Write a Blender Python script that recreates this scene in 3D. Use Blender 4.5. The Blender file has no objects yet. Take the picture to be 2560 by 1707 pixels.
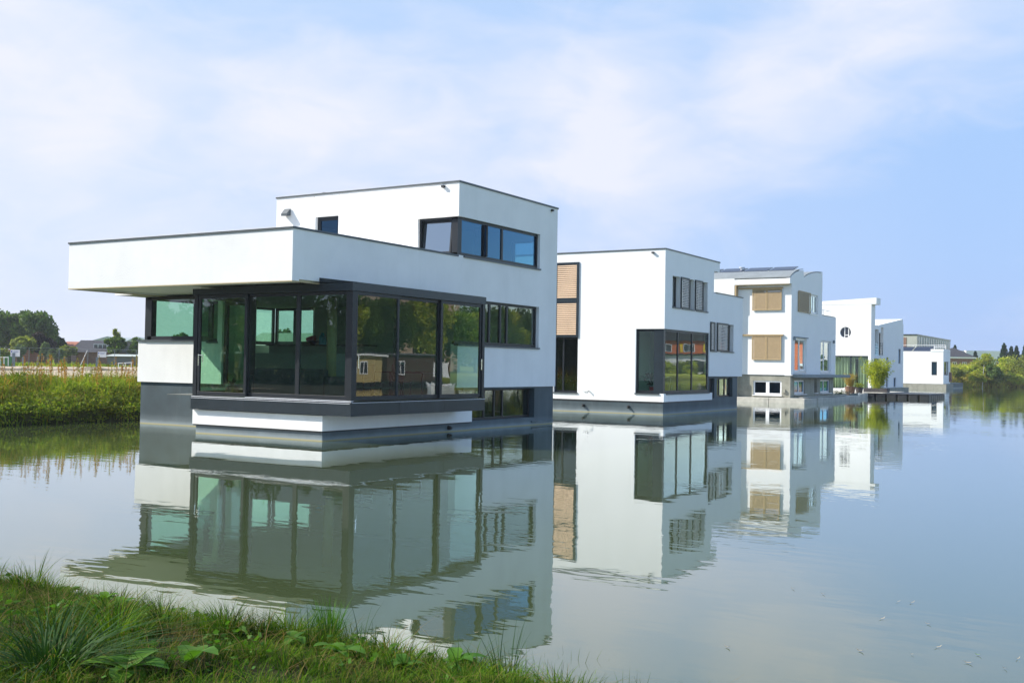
import bpy, bmesh, math, random
import numpy as np
from mathutils import Vector, Matrix, noise as mnoise
R = math.radians
D = bpy.data
SC = bpy.context.scene
COL = SC.collection

# ------------------------------------------------------------ camera, sky, sun, exposure
CAM = np.array([18.5257, -27.1559, 2.0])
c_r = np.array([0.85423885, 0.51962997, 0.01614582])
c_u = np.array([-0.00151693, -0.02856531, 0.99959078])
c_f = np.array([-0.51987853, 0.85391377, 0.02361335])
cam = D.cameras.new("camera")
cam.lens = 37.525
cam.sensor_width = 36.0
cam.clip_start = 0.1
cam.clip_end = 6000
camo = D.objects.new("camera", cam)
COL.objects.link(camo)
camo.matrix_world = Matrix(((c_r[0], c_u[0], -c_f[0], CAM[0]), (c_r[1], c_u[1], -c_f[1], CAM[1]),
                            (c_r[2], c_u[2], -c_f[2], CAM[2]), (0, 0, 0, 1)))
SC.camera = camo

SUN_DIR = Vector((-2.16, -1.0, 1.78)).normalized()
SUN_EL = math.asin(SUN_DIR.z)
SUN_AZ = math.atan2(SUN_DIR.x, SUN_DIR.y)      # clockwise from +Y
sun = D.lights.new("sun", 'SUN')
sun.energy = 5.0
sun.angle = R(0.5)
sun.color = (1.0, 0.945, 0.865)
suno = D.objects.new("sun", sun)
COL.objects.link(suno)
suno.rotation_euler = SUN_DIR.to_track_quat('Z', 'Y').to_euler()
suno.location = (-60, -30, 60)

SC.view_settings.view_transform = 'Standard'
SC.view_settings.look = 'None'
SC.view_settings.exposure = 0.72
SC.view_settings.gamma = 1.0
SC.view_settings.use_curve_mapping = False

world = D.worlds.new("World")
SC.world = world
world.use_nodes = True


def N(nt, typ, **kw):
    n = nt.nodes.new(typ)
    for k, v in kw.items():
        if k == 'inputs':
            for a, b in v.items():
                n.inputs[a].default_value = b
        else:
            setattr(n, k, v)
    return n


def ramp(nt, fac, stops, interp='LINEAR'):
    n = nt.nodes.new('ShaderNodeValToRGB')
    n.color_ramp.interpolation = interp
    els = n.color_ramp.elements
    while len(els) > 1:
        els.remove(els[-1])
    els[0].position = stops[0][0]
    els[0].color = (*stops[0][1], 1) if len(stops[0][1]) == 3 else stops[0][1]
    for p, c in stops[1:]:
        e = els.new(p)
        e.color = (*c, 1) if len(c) == 3 else c
    if fac is not None:
        nt.links.new(fac, n.inputs[0])
    return n.outputs[0]


def math_n(nt, op, a, b=None, c=None, clamp=False):
    n = nt.nodes.new('ShaderNodeMath')
    n.operation = op
    n.use_clamp = clamp
    for i, v in enumerate((a, b, c)):
        if v is None:
            continue
        if isinstance(v, (int, float)):
            n.inputs[i].default_value = v
        else:
            nt.links.new(v, n.inputs[i])
    return n.outputs[0]


def mixc(nt, fac, a, b, mode='MIX'):
    n = nt.nodes.new('ShaderNodeMix')
    n.data_type = 'RGBA'
    n.blend_type = mode
    for sock, v in ((n.inputs[0], fac), (n.inputs[6], a), (n.inputs[7], b)):
        if isinstance(v, (int, float)):
            sock.default_value = v
        elif isinstance(v, tuple):
            sock.default_value = (*v, 1) if len(v) == 3 else v
        else:
            nt.links.new(v, sock)
    return n.outputs[2]


CLOUDS = [(-58, 6, 14, .22), (-47, 11, 7, .25), (-52, 19, 4, -.15), (-46.5, 19.5, 2.5, .30), (-39, 12, 6, .30), (-41, 8, 6, .25), (-37, 13, 6, .35), (-32, 13, 6, .55), (-27, 15, 5, .5), (-22, 12.5, 6, .6),
          (-14, 14.5, 5, .45), (-9, 17, 5, .5), (-28, 9, 5, .2), (-4, 19, 6, .4), (-10, 9, 4, .12), (-70, 12, 18, .7),
          (-35, 19, 6, -.45), (-22, 19.5, 5, -.4), (-7, 11, 5, -.35), (-13, 6, 7, -.3), (-44, 17, 3, -.15), (-33, 9, 3, -.1)]   # (bearing, height, size in degrees, weight)


def build_world():
    nt = world.node_tree
    nt.nodes.clear()
    L = nt.links.new
    out = nt.nodes.new('ShaderNodeOutputWorld')
    bg = nt.nodes.new('ShaderNodeBackground')
    sky = nt.nodes.new('ShaderNodeTexSky')
    sky.sky_type = 'NISHITA'
    sky.sun_disc = False
    sky.sun_elevation = SUN_EL
    sky.sun_rotation = SUN_AZ
    sky.air_density = 1.0
    sky.dust_density = 0.5
    sky.ozone_density = 2.5
    tc = nt.nodes.new('ShaderNodeTexCoord')
    nrm = nt.nodes.new('ShaderNodeVectorMath'); nrm.operation = 'NORMALIZE'
    L(tc.outputs['Generated'], nrm.inputs[0])
    vec = nrm.outputs[0]
    sep = nt.nodes.new('ShaderNodeSeparateXYZ')
    L(vec, sep.inputs[0])
    mp = nt.nodes.new('ShaderNodeMapping')
    mp.inputs['Rotation'].default_value = (0, R(0), R(0))
    mp.inputs['Scale'].default_value = (1.0, 1.0, 2.6)
    mp.inputs['Location'].default_value = (3.1, 1.7, 0.4)
    L(vec, mp.inputs[0])
    n1 = N(nt, 'ShaderNodeTexNoise', inputs={'Scale': 3.4, 'Detail': 9.0, 'Roughness': 0.52, 'Distortion': 0.4})
    L(mp.outputs[0], n1.inputs['Vector'])
    n2 = N(nt, 'ShaderNodeTexNoise', inputs={'Scale': 10.0, 'Detail': 7.0, 'Roughness': 0.6, 'Distortion': 0.8})
    L(mp.outputs[0], n2.inputs['Vector'])
    # cloud banks: soft regions of sky, broken up by the noise
    wv = nt.nodes.new('ShaderNodeVectorMath'); wv.operation = 'MULTIPLY_ADD'
    L(n1.outputs['Color'], wv.inputs[0]); wv.inputs[1].default_value = (.22, .22, .22); L(vec, wv.inputs[2])
    wv2 = nt.nodes.new('ShaderNodeVectorMath'); wv2.operation = 'SUBTRACT'; L(wv.outputs[0], wv2.inputs[0]); wv2.inputs[1].default_value = (.11, .11, .11)
    wn = nt.nodes.new('ShaderNodeVectorMath'); wn.operation = 'NORMALIZE'; L(wv2.outputs[0], wn.inputs[0])
    acc = None
    for (az, el, sz, wt) in CLOUDS:
        d = Vector((math.sin(R(az)) * math.cos(R(el)), math.cos(R(az)) * math.cos(R(el)), math.sin(R(el))))
        dp = nt.nodes.new('ShaderNodeVectorMath'); dp.operation = 'DOT_PRODUCT'; L(wn.outputs[0], dp.inputs[0]); dp.inputs[1].default_value = d
        mr = nt.nodes.new('ShaderNodeMapRange'); mr.interpolation_type = 'SMOOTHSTEP'
        mr.inputs['From Min'].default_value = math.cos(R(sz * 1.5)); mr.inputs['From Max'].default_value = 1.0
        mr.inputs['To Min'].default_value = 0; mr.inputs['To Max'].default_value = wt
        L(dp.outputs['Value'], mr.inputs['Value'])
        acc = mr.outputs[0] if acc is None else math_n(nt, 'ADD', acc, mr.outputs[0])
    f = math_n(nt, 'ADD', math_n(nt, 'MULTIPLY', acc, 0.72), math_n(nt, 'MULTIPLY', math_n(nt, 'SUBTRACT', n1.outputs[0], 0.48), 1.6))
    f = math_n(nt, 'ADD', f, math_n(nt, 'MULTIPLY', math_n(nt, 'SUBTRACT', n2.outputs[0], 0.5), 0.9))
    mask = ramp(nt, f, [(0.0, (0.0,) * 3), (0.4, (0.34,) * 3), (0.8, (0.74,) * 3), (1.0, (0.9,) * 3)], 'B_SPLINE')
    # the eastern half of the sky, away from the sun, is clear
    east = nt.nodes.new('ShaderNodeMapRange'); east.interpolation_type = 'SMOOTHSTEP'
    east.inputs['From Min'].default_value = -0.12; east.inputs['From Max'].default_value = 0.35
    L(sep.outputs[0], east.inputs['Value'])
    west = math_n(nt, 'SUBTRACT', 1.0, east.outputs[0])
    hz = ramp(nt, sep.outputs[2], [(0.0, (0.75,) * 3), (0.10, (0.42,) * 3), (0.3, (0.08,) * 3), (0.6, (0, 0, 0))])
    hx = nt.nodes.new('ShaderNodeMapRange'); hx.inputs['From Min'].default_value = -0.75; hx.inputs['From Max'].default_value = -0.15
    L(sep.outputs[0], hx.inputs['Value'])
    hzc = mixc(nt, hx.outputs[0], HAZE_LEFT, HAZE_RIGHT)
    pale = math_n(nt, 'ADD', math_n(nt, 'MULTIPLY', west, SKY_PALE), 0.0)
    skyt = mixc(nt, 1.0, sky.outputs[0], (1.06, 1.06, 1.08), 'MULTIPLY')
    sb = mixc(nt, hx.outputs[0], SKY_BLUE_LEFT, SKY_BLUE)
    blue = mixc(nt, pale, skyt, sb)
    blue = mixc(nt, math_n(nt, 'MULTIPLY', hz, math_n(nt, 'ADD', math_n(nt, 'MULTIPLY', west, .95), .05)), blue, hzc)
    m2 = math_n(nt, 'MULTIPLY', math_n(nt, 'MULTIPLY', mask, 0.88), math_n(nt, 'ADD', math_n(nt, 'MULTIPLY', west, .85), .15))
    colr = mixc(nt, m2, blue, CLOUD_COL)
    L(colr, bg.inputs[0])
    bg.inputs[1].default_value = 0.15
    L(bg.outputs[0], out.inputs[0])


SKY_PALE = 0.88
SKY_BLUE = (1.55, 2.5, 3.95)
SKY_BLUE_LEFT = (2.1, 2.8, 3.95)
HAZE_LEFT = (2.85, 3.05, 3.85)
HAZE_RIGHT = (1.38, 2.0, 3.7)
CLOUD_COL = (3.9, 3.85, 4.2)
build_world()

# ------------------------------------------------------------ helpers


def at(u, v, depth):
    """the point seen at (u, v) of the 2560 x 1707 photograph at this depth"""
    d = c_f + c_r * ((u - 1280) / 2668.5) - c_u * ((v - 853.5) / 2668.5)
    return CAM + d * depth


def tag(o, label=None, cat=None, group=None, kind=None):
    if label: o['label'] = label
    if cat: o['category'] = cat
    if group: o['group'] = group
    if kind: o['kind'] = kind
    return o


def empty(name, loc=(0, 0, 0), label=None, cat=None, group=None, rz=0.0):
    o = D.objects.new(name, None)
    o.empty_display_size = 0.3
    o.location = loc
    o.rotation_euler = (0, 0, rz)
    COL.objects.link(o)
    return tag(o, label, cat, group)


class MB:
    """collects shapes; build() links them as one mesh object"""
    def __init__(s):
        s.v = []; s.f = []; s.m = []; s.mi = 0

    def add(s, vs, fs):
        b = len(s.v)
        s.v.extend([tuple(map(float, p)) for p in vs])
        for f in fs:
            s.f.append(tuple(b + i for i in f)); s.m.append(s.mi)
        return s

    def box(s, x0, x1, y0, y1, z0, z1, mat=None):
        x0, x1 = sorted((x0, x1)); y0, y1 = sorted((y0, y1)); z0, z1 = sorted((z0, z1))
        vs = [(x0, y0, z0), (x1, y0, z0), (x1, y1, z0), (x0, y1, z0), (x0, y0, z1), (x1, y0, z1), (x1, y1, z1), (x0, y1, z1)]
        if mat is not None:
            vs = [mat @ Vector(v) for v in vs]
        return s.add(vs, [(0, 3, 2, 1), (4, 5, 6, 7), (0, 1, 5, 4), (1, 2, 6, 5), (2, 3, 7, 6), (3, 0, 4, 7)])

    def prism(s, poly, axis, a0, a1):
        """poly: 2-D points; extruded along axis 'X' (poly is y,z), 'Y' (x,z) or 'Z' (x,y)"""
        def P(p, a):
            return {'X': (a, p[0], p[1]), 'Y': (p[0], a, p[1]), 'Z': (p[0], p[1], a)}[axis]
        n = len(poly)
        vs = [P(p, a0) for p in poly] + [P(p, a1) for p in poly]
        fs = [tuple(range(n))[::-1], tuple(range(n, 2 * n))]
        fs += [(i, (i + 1) % n, n + (i + 1) % n, n + i) for i in range(n)]
        return s.add(vs, fs)

    def tube(s, pts, rad, n=8, cap=True):
        if isinstance(rad, (int, float)): rad = [rad] * len(pts)
        pts = [Vector(p) for p in pts]
        rings = []
        prev = None
        for i, p in enumerate(pts):
            t = (pts[min(i + 1, len(pts) - 1)] - pts[max(i - 1, 0)]).normalized()
            if prev is None:
                a = Vector((0, 0, 1)) if abs(t.z) < 0.9 else Vector((1, 0, 0))
                x = t.cross(a).normalized()
            else:
                x = (prev - t * prev.dot(t)).normalized()
            prev = x
            y = t.cross(x)
            rings.append([p + (x * math.cos(2 * math.pi * k / n) + y * math.sin(2 * math.pi * k / n)) * rad[i] for k in range(n)])
        vs = [q for r_ in rings for q in r_]
        fs = []
        for i in range(len(pts) - 1):
            for k in range(n):
                fs.append((i * n + k, i * n + (k + 1) % n, (i + 1) * n + (k + 1) % n, (i + 1) * n + k))
        if cap:
            fs.append(tuple(range(n))[::-1]); fs.append(tuple((len(pts) - 1) * n + k for k in range(n)))
        return s.add(vs, fs)

    def lathe(s, prof, c, n=20, cap=True):
        vs = []; fs = []
        for (r_, z) in prof:
            for k in range(n):
                a = 2 * math.pi * k / n
                vs.append((c[0] + r_ * math.cos(a), c[1] + r_ * math.sin(a), c[2] + z))
        for i in range(len(prof) - 1):
            for k in range(n):
                fs.append((i * n + k, i * n + (k + 1) % n, (i + 1) * n + (k + 1) % n, (i + 1) * n + k))
        if cap: fs.append(tuple(range(n))[::-1]); fs.append(tuple((len(prof) - 1) * n + k for k in range(n)))
        return s.add(vs, fs)

    def build(s, name, mats, parent=None, bevel=0.0, smooth=False):
        me = D.meshes.new(name)
        me.from_pydata(s.v, [], s.f)
        if not isinstance(mats, (list, tuple)): mats = [mats]
        for m in mats: me.materials.append(m)
        if len(mats) > 1: me.polygons.foreach_set('material_index', s.m)
        me.update()
        o = D.objects.new(name, me)
        COL.objects.link(o)
        if parent is not None:
            o.parent = parent
            off = parent_world(parent)
            me.transform(Matrix.Translation(off).inverted() if True else None)
        if bevel:
            b = o.modifiers.new('bevel', 'BEVEL'); b.width = bevel; b.segments = 2; b.limit_method = 'ANGLE'
        if smooth:
            me.polygons.foreach_set('use_smooth', [True] * len(me.polygons))
        return o


def parent_world(p):
    """world offset of a chain of unrotated parents (parts are written in world coordinates)"""
    off = Vector((0, 0, 0))
    while p is not None:
        off += Vector(p.location); p = p.parent
    return off


def np_mesh(name, V, F, mat, parent=None, smooth=False, col=None):
    """V (n,3) F (m,3|4) numpy -> object"""
    me = D.meshes.new(name)
    k = F.shape[1]
    me.vertices.add(len(V)); me.vertices.foreach_set('co', V.astype(np.float32).ravel())
    me.loops.add(F.size); me.loops.foreach_set('vertex_index', F.astype(np.int32).ravel())
    me.polygons.add(len(F))
    me.polygons.foreach_set('loop_start', np.arange(0, F.size, k, dtype=np.int32))
    me.polygons.foreach_set('loop_total', np.full(len(F), k, dtype=np.int32))
    if smooth: me.polygons.foreach_set('use_smooth', np.ones(len(F), dtype=bool))
    me.materials.append(mat)
    if col is not None:
        a = me.attributes.new('tint', 'FLOAT', 'POINT')
        a.data.foreach_set('value', col.astype(np.float32).ravel())
    me.update(calc_edges=True)
    o = D.objects.new(name, me)
    COL.objects.link(o)
    if parent is not None: o.parent = parent
    return o


def panel(mb, axis, plane, a0, a1, z0, z1, th, holes=()):
    """a wall sheet with openings. axis 'Y': outer face at y=plane looking -Y, body towards +Y.
    axis 'X': outer face at x=plane looking +X, body towards -X. axis 'W': outer x=plane looking -X. axis 'N': looking +Y"""
    us = sorted({a0, a1} | {min(max(h[i], a0), a1) for h in holes for i in (0, 1)})
    zs = sorted({z0, z1} | {min(max(h[i], z0), z1) for h in holes for i in (2, 3)})
    inner = {'Y': plane + th, 'X': plane - th, 'W': plane + th, 'N': plane - th}[axis]

    def P(u, z, w):
        w = plane if w else inner
        return (u, w, z) if axis in 'YN' else (w, u, z)

    def solid(i, j):
        if i < 0 or j < 0 or i >= len(us) - 1 or j >= len(zs) - 1: return False
        uc = (us[i] + us[i + 1]) / 2; zc = (zs[j] + zs[j + 1]) / 2
        return not any(h[0] < uc < h[1] and h[2] < zc < h[3] for h in holes)
    for i in range(len(us) - 1):
        for j in range(len(zs) - 1):
            if not solid(i, j): continue
            u0, u1, w0, w1 = us[i], us[i + 1], zs[j], zs[j + 1]
            mb.add([P(u0, w0, 1), P(u1, w0, 1), P(u1, w1, 1), P(u0, w1, 1)], [(0, 1, 2, 3)])
            mb.add([P(u0, w0, 0), P(u1, w0, 0), P(u1, w1, 0), P(u0, w1, 0)], [(3, 2, 1, 0)])
            if not solid(i - 1, j): mb.add([P(u0, w0, 0), P(u0, w0, 1), P(u0, w1, 1), P(u0, w1, 0)], [(0, 1, 2, 3)])
            if not solid(i + 1, j): mb.add([P(u1, w0, 1), P(u1, w0, 0), P(u1, w1, 0), P(u1, w1, 1)], [(0, 1, 2, 3)])
            if not solid(i, j - 1): mb.add([P(u0, w0, 0), P(u1, w0, 0), P(u1, w0, 1), P(u0, w0, 1)], [(0, 1, 2, 3)])
            if not solid(i, j + 1): mb.add([P(u0, w1, 1), P(u1, w1, 1), P(u1, w1, 0), P(u0, w1, 0)], [(0, 1, 2, 3)])
    return mb


# ------------------------------------------------------------ materials
MATS = {}


def mat(name, base, rough=0.6, metal=0.0, spec=0.5, bump=None, var=None, streak=None, coords='Object'):
    """procedural Principled. bump=(scale, distance, detail). var=(scale, amount). streak=(colour, amount, scale)"""
    m = D.materials.new(name); m.use_nodes = True
    nt = m.node_tree; b = nt.nodes['Principled BSDF']
    b.inputs['Roughness'].default_value = rough
    b.inputs['Metallic'].default_value = metal
    b.inputs['Specular IOR Level'].default_value = spec
    geo = nt.nodes.new('ShaderNodeNewGeometry')
    pos = geo.outputs['Position']
    c = None
    if var:
        n = N(nt, 'ShaderNodeTexNoise', inputs={'Scale': var[0], 'Detail': 5.0, 'Roughness': 0.6})
        nt.links.new(pos, n.inputs['Vector'])
        lo = tuple(x * (1 - var[1]) for x in base); hi = tuple(min(1, x * (1 + var[1])) for x in base)
        c = ramp(nt, n.outputs[0], [(0.3, lo), (0.7, hi)])
    if streak:
        mp = nt.nodes.new('ShaderNodeMapping'); mp.inputs['Scale'].default_value = (streak[2], streak[2], streak[2] * 0.07)
        nt.links.new(pos, mp.inputs[0])
        n = N(nt, 'ShaderNodeTexNoise', inputs={'Scale': 1.0, 'Detail': 6.0, 'Roughness': 0.65})
        nt.links.new(mp.outputs[0], n.inputs['Vector'])
        f = ramp(nt, n.outputs[0], [(0.52, (0, 0, 0)), (0.75, (1, 1, 1))])
        f = math_n(nt, 'MULTIPLY', f, streak[1])
        c = mixc(nt, f, c if c is not None else tuple(base), streak[0])
    if c is not None: nt.links.new(c, b.inputs['Base Color'])
    else: b.inputs['Base Color'].default_value = (*base, 1)
    if bump:
        n = N(nt, 'ShaderNodeTexNoise', inputs={'Scale': bump[0], 'Detail': bump[2] if len(bump) > 2 else 4.0, 'Roughness': 0.6})
        nt.links.new(pos, n.inputs['Vector'])
        bp = nt.nodes.new('ShaderNodeBump'); bp.inputs['Distance'].default_value = bump[1]; bp.inputs['Strength'].default_value = 1.0
        nt.links.new(n.outputs[0], bp.inputs['Height']); nt.links.new(bp.outputs[0], b.inputs['Normal'])
    MATS[name] = m
    return m


def glass_mat(name, tint, boost=2.6, rough=0.0, gloss_tint=(0.93, 0.97, 1.0)):
    m = D.materials.new(name); m.use_nodes = True
    nt = m.node_tree; nt.nodes.clear()
    out = nt.nodes.new('ShaderNodeOutputMaterial')
    tr = nt.nodes.new('ShaderNodeBsdfTransparent'); tr.inputs[0].default_value = (*tint, 1)
    gl = nt.nodes.new('ShaderNodeBsdfGlossy'); gl.inputs['Roughness'].default_value = rough
    gl.inputs['Color'].default_value = (*gloss_tint, 1)
    geo = nt.nodes.new('ShaderNodeNewGeometry')
    n = N(nt, 'ShaderNodeTexNoise', inputs={'Scale': 0.9, 'Detail': 1.0})
    nt.links.new(geo.outputs['Position'], n.inputs['Vector'])
    bp = nt.nodes.new('ShaderNodeBump'); bp.inputs['Distance'].default_value = 0.0016
    nt.links.new(n.outputs[0], bp.inputs['Height']); nt.links.new(bp.outputs[0], gl.inputs['Normal'])
    dot = nt.nodes.new('ShaderNodeVectorMath'); dot.operation = 'DOT_PRODUCT'
    nt.links.new(geo.outputs['Normal'], dot.inputs[0]); nt.links.new(geo.outputs['Incoming'], dot.inputs[1])
    cth = math_n(nt, 'ABSOLUTE', dot.outputs['Value'])
    p5 = math_n(nt, 'POWER', math_n(nt, 'SUBTRACT', 1.0, cth), 5.0)
    f = math_n(nt, 'MULTIPLY', math_n(nt, 'ADD', math_n(nt, 'MULTIPLY', p5, 0.96), 0.04), boost, clamp=True)
    mx = nt.nodes.new('ShaderNodeMixShader')
    nt.links.new(f, mx.inputs[0]); nt.links.new(tr.outputs[0], mx.inputs[1]); nt.links.new(gl.outputs[0], mx.inputs[2])
    nt.links.new(mx.outputs[0], out.inputs[0])
    MATS[name] = m
    return m


def slat_mat(name, base, period, dark=0.35):
    return mat(name, base, 0.65, var=(9.0, 0.25))


PLASTER = mat('plaster', (0.80, 0.795, 0.775), 0.92, spec=0.12, bump=(38.0, 0.007, 4.0), var=(0.9, 0.045), streak=((0.64, 0.645, 0.62), 0.22, 1.7))
PLASTER2 = mat('plaster_bright', (0.83, 0.83, 0.82), 0.92, spec=0.15, bump=(40.0, 0.003, 3.0), var=(1.0, 0.02), streak=((0.7, 0.71, 0.69), 0.15, 1.2))
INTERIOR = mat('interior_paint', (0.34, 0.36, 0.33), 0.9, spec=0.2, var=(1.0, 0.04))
CAP = mat('cap_metal', (0.06, 0.075, 0.085), 0.45, metal=0.0, spec=0.5, var=(3.0, 0.2))
FRAME = mat('frame_metal', (0.008, 0.0115, 0.016), 0.4, spec=0.4, var=(6.0, 0.15))
FRAMEW = mat('frame_white', (0.8, 0.8, 0.8), 0.35, spec=0.5, var=(6.0, 0.03))
PANELD = mat('dark_panel', (0.012, 0.021, 0.029), 0.36, spec=0.45, var=(1.5, 0.2), streak=((0.04, 0.05, 0.06), 0.35, 2.5))
SOFFIT = mat('soffit_bounce_white', (0.9, 0.9, 0.88), 0.8, var=(1.5, 0.02))  # whiter than the plaster: light bounced off the water is put into the colour
LIP = mat('lip_trim', (0.45, 0.36, 0.2), 0.7, var=(4.0, 0.1))
ALU = mat('aluminium', (0.7, 0.72, 0.76), 0.35, metal=0.2, var=(8.0, 0.1))
CHROME = mat('chrome', (0.7, 0.7, 0.7), 0.15, metal=1.0)
FLOORM = mat('floor_stone', (0.09, 0.10, 0.09), 0.4, var=(0.8, 0.15))
SOFA = mat('sofa_fabric', (0.035, 0.037, 0.045), 0.9, bump=(60, 0.002), var=(3, 0.2))
WHITEG = mat('kitchen_white', (0.26, 0.27, 0.27), 0.4, var=(2, 0.04))
BLACKP = mat('black_plastic', (0.015, 0.016, 0.018), 0.5, var=(5, 0.2))
WOODC = mat('weathered_wood', (0.34, 0.28, 0.17), 0.8, bump=(30, 0.003), streak=((0.16, 0.12, 0.07), 0.7, 8.0))
WOODW = mat('warm_wood', (0.66, 0.46, 0.30), 0.65, var=(1.3, 0.10))
WOODG = mat('slat_grey_wood', (0.62, 0.55, 0.48), 0.7, var=(1.3, 0.1))
BEIGE = mat('beige_shutter', (0.42, 0.30, 0.155), 0.6, var=(6, 0.08))
CONCRETE = mat('concrete', (0.30, 0.29, 0.235), 0.9, bump=(25, 0.004), var=(2.2, 0.22), streak=((0.2, 0.2, 0.15), 0.6, 2.5))
CONCL = mat('concrete_light', (0.48, 0.46, 0.40), 0.9, bump=(25, 0.004), var=(2.2, 0.2), streak=((0.3, 0.28, 0.2), 0.5, 3.5))
ROOFM = mat('roof_metal', (0.26, 0.28, 0.28), 0.55, metal=0.3, var=(2, 0.12), streak=((0.2, 0.2, 0.2), 0.4, 4))
SOLAR = mat('solar_cells', (0.02, 0.026, 0.05), 0.3, spec=0.5, var=(8, 0.2))
BRICKR = mat('brown_brick', (0.22, 0.12, 0.09), 0.9, var=(3.5, 0.25), bump=(30, 0.004))
BRICKB = mat('beige_brick', (0.42, 0.31, 0.24), 0.9, var=(1.5, 0.12), bump=(30, 0.004))
ORANGE = mat('orange_render', (0.50, 0.13, 0.04), 0.85, var=(2, 0.1))
TILED = mat('dark_tiles', (0.06, 0.06, 0.068), 0.85, spec=0.15, var=(6, 0.25), bump=(12, 0.02))
TILEO = mat('orange_tiles', (0.32, 0.11, 0.06), 0.8, var=(6, 0.25), bump=(12, 0.02))
CLADG = mat('grey_cladding', (0.36, 0.37, 0.36), 0.7, var=(1, 0.08))
SHEDD = mat('shed_dark', (0.12, 0.12, 0.14), 0.8, var=(1.2, 0.15))
SHEDL = mat('shed_pale_roof', (0.42, 0.46, 0.43), 0.6, var=(1, 0.1))
GREENP = mat('green_paint', (0.04, 0.17, 0.04), 0.5, var=(3, 0.15))
WHITEP = mat('white_paint', (0.78, 0.78, 0.76), 0.5, var=(3, 0.04))
YELLOWP = mat('yellow_boards', (0.45, 0.35, 0.15), 0.7, var=(3, 0.1))
BROWNP = mat('brown_boards', (0.07, 0.035, 0.028), 0.8, var=(4, 0.2))
POSTG = mat('post_grey', (0.16, 0.2, 0.22), 0.6, var=(6, 0.15))
SIGNB = mat('sign_blue', (0.02, 0.05, 0.35), 0.6)
SIGNG = mat('sign_text', (0.12, 0.14, 0.3), 0.7)
REDP = mat('red_plastic', (0.5, 0.02, 0.02), 0.5)
BLUEP = mat('blue_plastic', (0.03, 0.3, 0.55), 0.5)
CURT = mat('curtain_cloth', (0.45, 0.42, 0.3), 0.95, var=(2, 0.1))
TERRA = mat('pot_dark', (0.05, 0.045, 0.045), 0.7, var=(5, 0.2))
WICKER = mat('pot_brown', (0.14, 0.08, 0.05), 0.8, var=(9, 0.3))
GLASSB_S = mat('far_window_glass', (0.03, 0.035, 0.045), 0.1, spec=0.8)
YELLOWW = mat('yellow_paint', (0.7, 0.5, 0.02), 0.6)
GLASS = glass_mat('glass', (0.72, 0.90, 0.80), 2.5)
GLASSG = glass_mat('glass_green', (0.58, 0.82, 0.66), 2.8)
GLASSB = glass_mat('glass_sky_tint', (0.08, 0.20, 0.32), 2.6, gloss_tint=(0.3, 0.62, 1.0))  # blue of the mirrored sky is put into the glass colour
GLASSL = glass_mat('glass_reflective', (0.25, 0.3, 0.33), 11.0)


def hull_mat():
    m = mat('hull_paint', (0.038, 0.062, 0.074), 0.6, bump=(12, 0.003), var=(1.1, 0.25), streak=((0.09, 0.12, 0.13), 0.5, 1.8))
    nt = m.node_tree; b = nt.nodes['Principled BSDF']
    geo = nt.nodes.new('ShaderNodeNewGeometry'); sep = nt.nodes.new('ShaderNodeSeparateXYZ')
    nt.links.new(geo.outputs['Position'], sep.inputs[0])
    n = N(nt, 'ShaderNodeTexNoise', inputs={'Scale': 1.6, 'Detail': 4.0}); nt.links.new(geo.outputs['Position'], n.inputs['Vector'])
    z = math_n(nt, 'ADD', sep.outputs[2], math_n(nt, 'MULTIPLY', math_n(nt, 'SUBTRACT', n.outputs[0], 0.5), 0.10))
    old = b.inputs['Base Color'].links[0].from_socket
    # dried lime band above the waterline, a thin yellow growth line at it
    f = ramp(nt, z, [(0.0, (0.9,) * 3), (0.05, (0.9,) * 3), (0.14, (0.28,) * 3), (0.32, (0, 0, 0))])
    c = mixc(nt, math_n(nt, 'MULTIPLY', f, 0.55), old, (0.36, 0.42, 0.44))
    g = ramp(nt, sep.outputs[2], [(0.0, (1, 1, 1)), (0.022, (1, 1, 1)), (0.03, (0, 0, 0))])
    c = mixc(nt, math_n(nt, 'MULTIPLY', g, 0.8), c, (0.36, 0.31, 0.13))
    nt.links.new(c, b.inputs['Base Color'])
    return m


HULL = hull_mat()


def leaf_mat(name, cols, trans=0.3, rough=0.6, tint=False, spec=0.15, ns_=(0.7, 0.75, 1.25)):
    """foliage: colour varies per leaf island; part of the light passes through"""
    m = D.materials.new(name); m.use_nodes = True
    nt = m.node_tree; nt.nodes.clear()
    out = nt.nodes.new('ShaderNodeOutputMaterial')
    geo = nt.nodes.new('ShaderNodeNewGeometry')
    n = len(cols)
    r1 = ramp(nt, geo.outputs['Random Per Island'], [(i / max(1, n - 1), c) for i, c in enumerate(cols)])
    ns = N(nt, 'ShaderNodeTexNoise', inputs={'Scale': ns_[0], 'Detail': 3.0}); nt.links.new(geo.outputs['Position'], ns.inputs['Vector'])
    v = ramp(nt, ns.outputs[0], [(0.36, (ns_[1],) * 3), (0.64, (ns_[2], ns_[2], ns_[2] * .9))])
    c = mixc(nt, 1.0, r1, v, 'MULTIPLY')
    if tint:
        at_ = nt.nodes.new('ShaderNodeAttribute'); at_.attribute_name = 'tint'
        c = mixc(nt, at_.outputs['Fac'], c, tint)
    p = nt.nodes.new('ShaderNodeBsdfPrincipled'); p.inputs['Roughness'].default_value = rough
    p.inputs['Specular IOR Level'].default_value = spec
    t = nt.nodes.new('ShaderNodeBsdfTranslucent')
    nt.links.new(c, p.inputs['Base Color'])
    c2 = mixc(nt, 1.0, c, (1.3, 1.4, 0.6), 'MULTIPLY')
    nt.links.new(c2, t.inputs[0])
    mx = nt.nodes.new('ShaderNodeMixShader'); mx.inputs[0].default_value = trans
    nt.links.new(p.outputs[0], mx.inputs[1]); nt.links.new(t.outputs[0], mx.inputs[2]); nt.links.new(mx.outputs[0], out.inputs[0])
    MATS[name] = m
    return m


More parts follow.
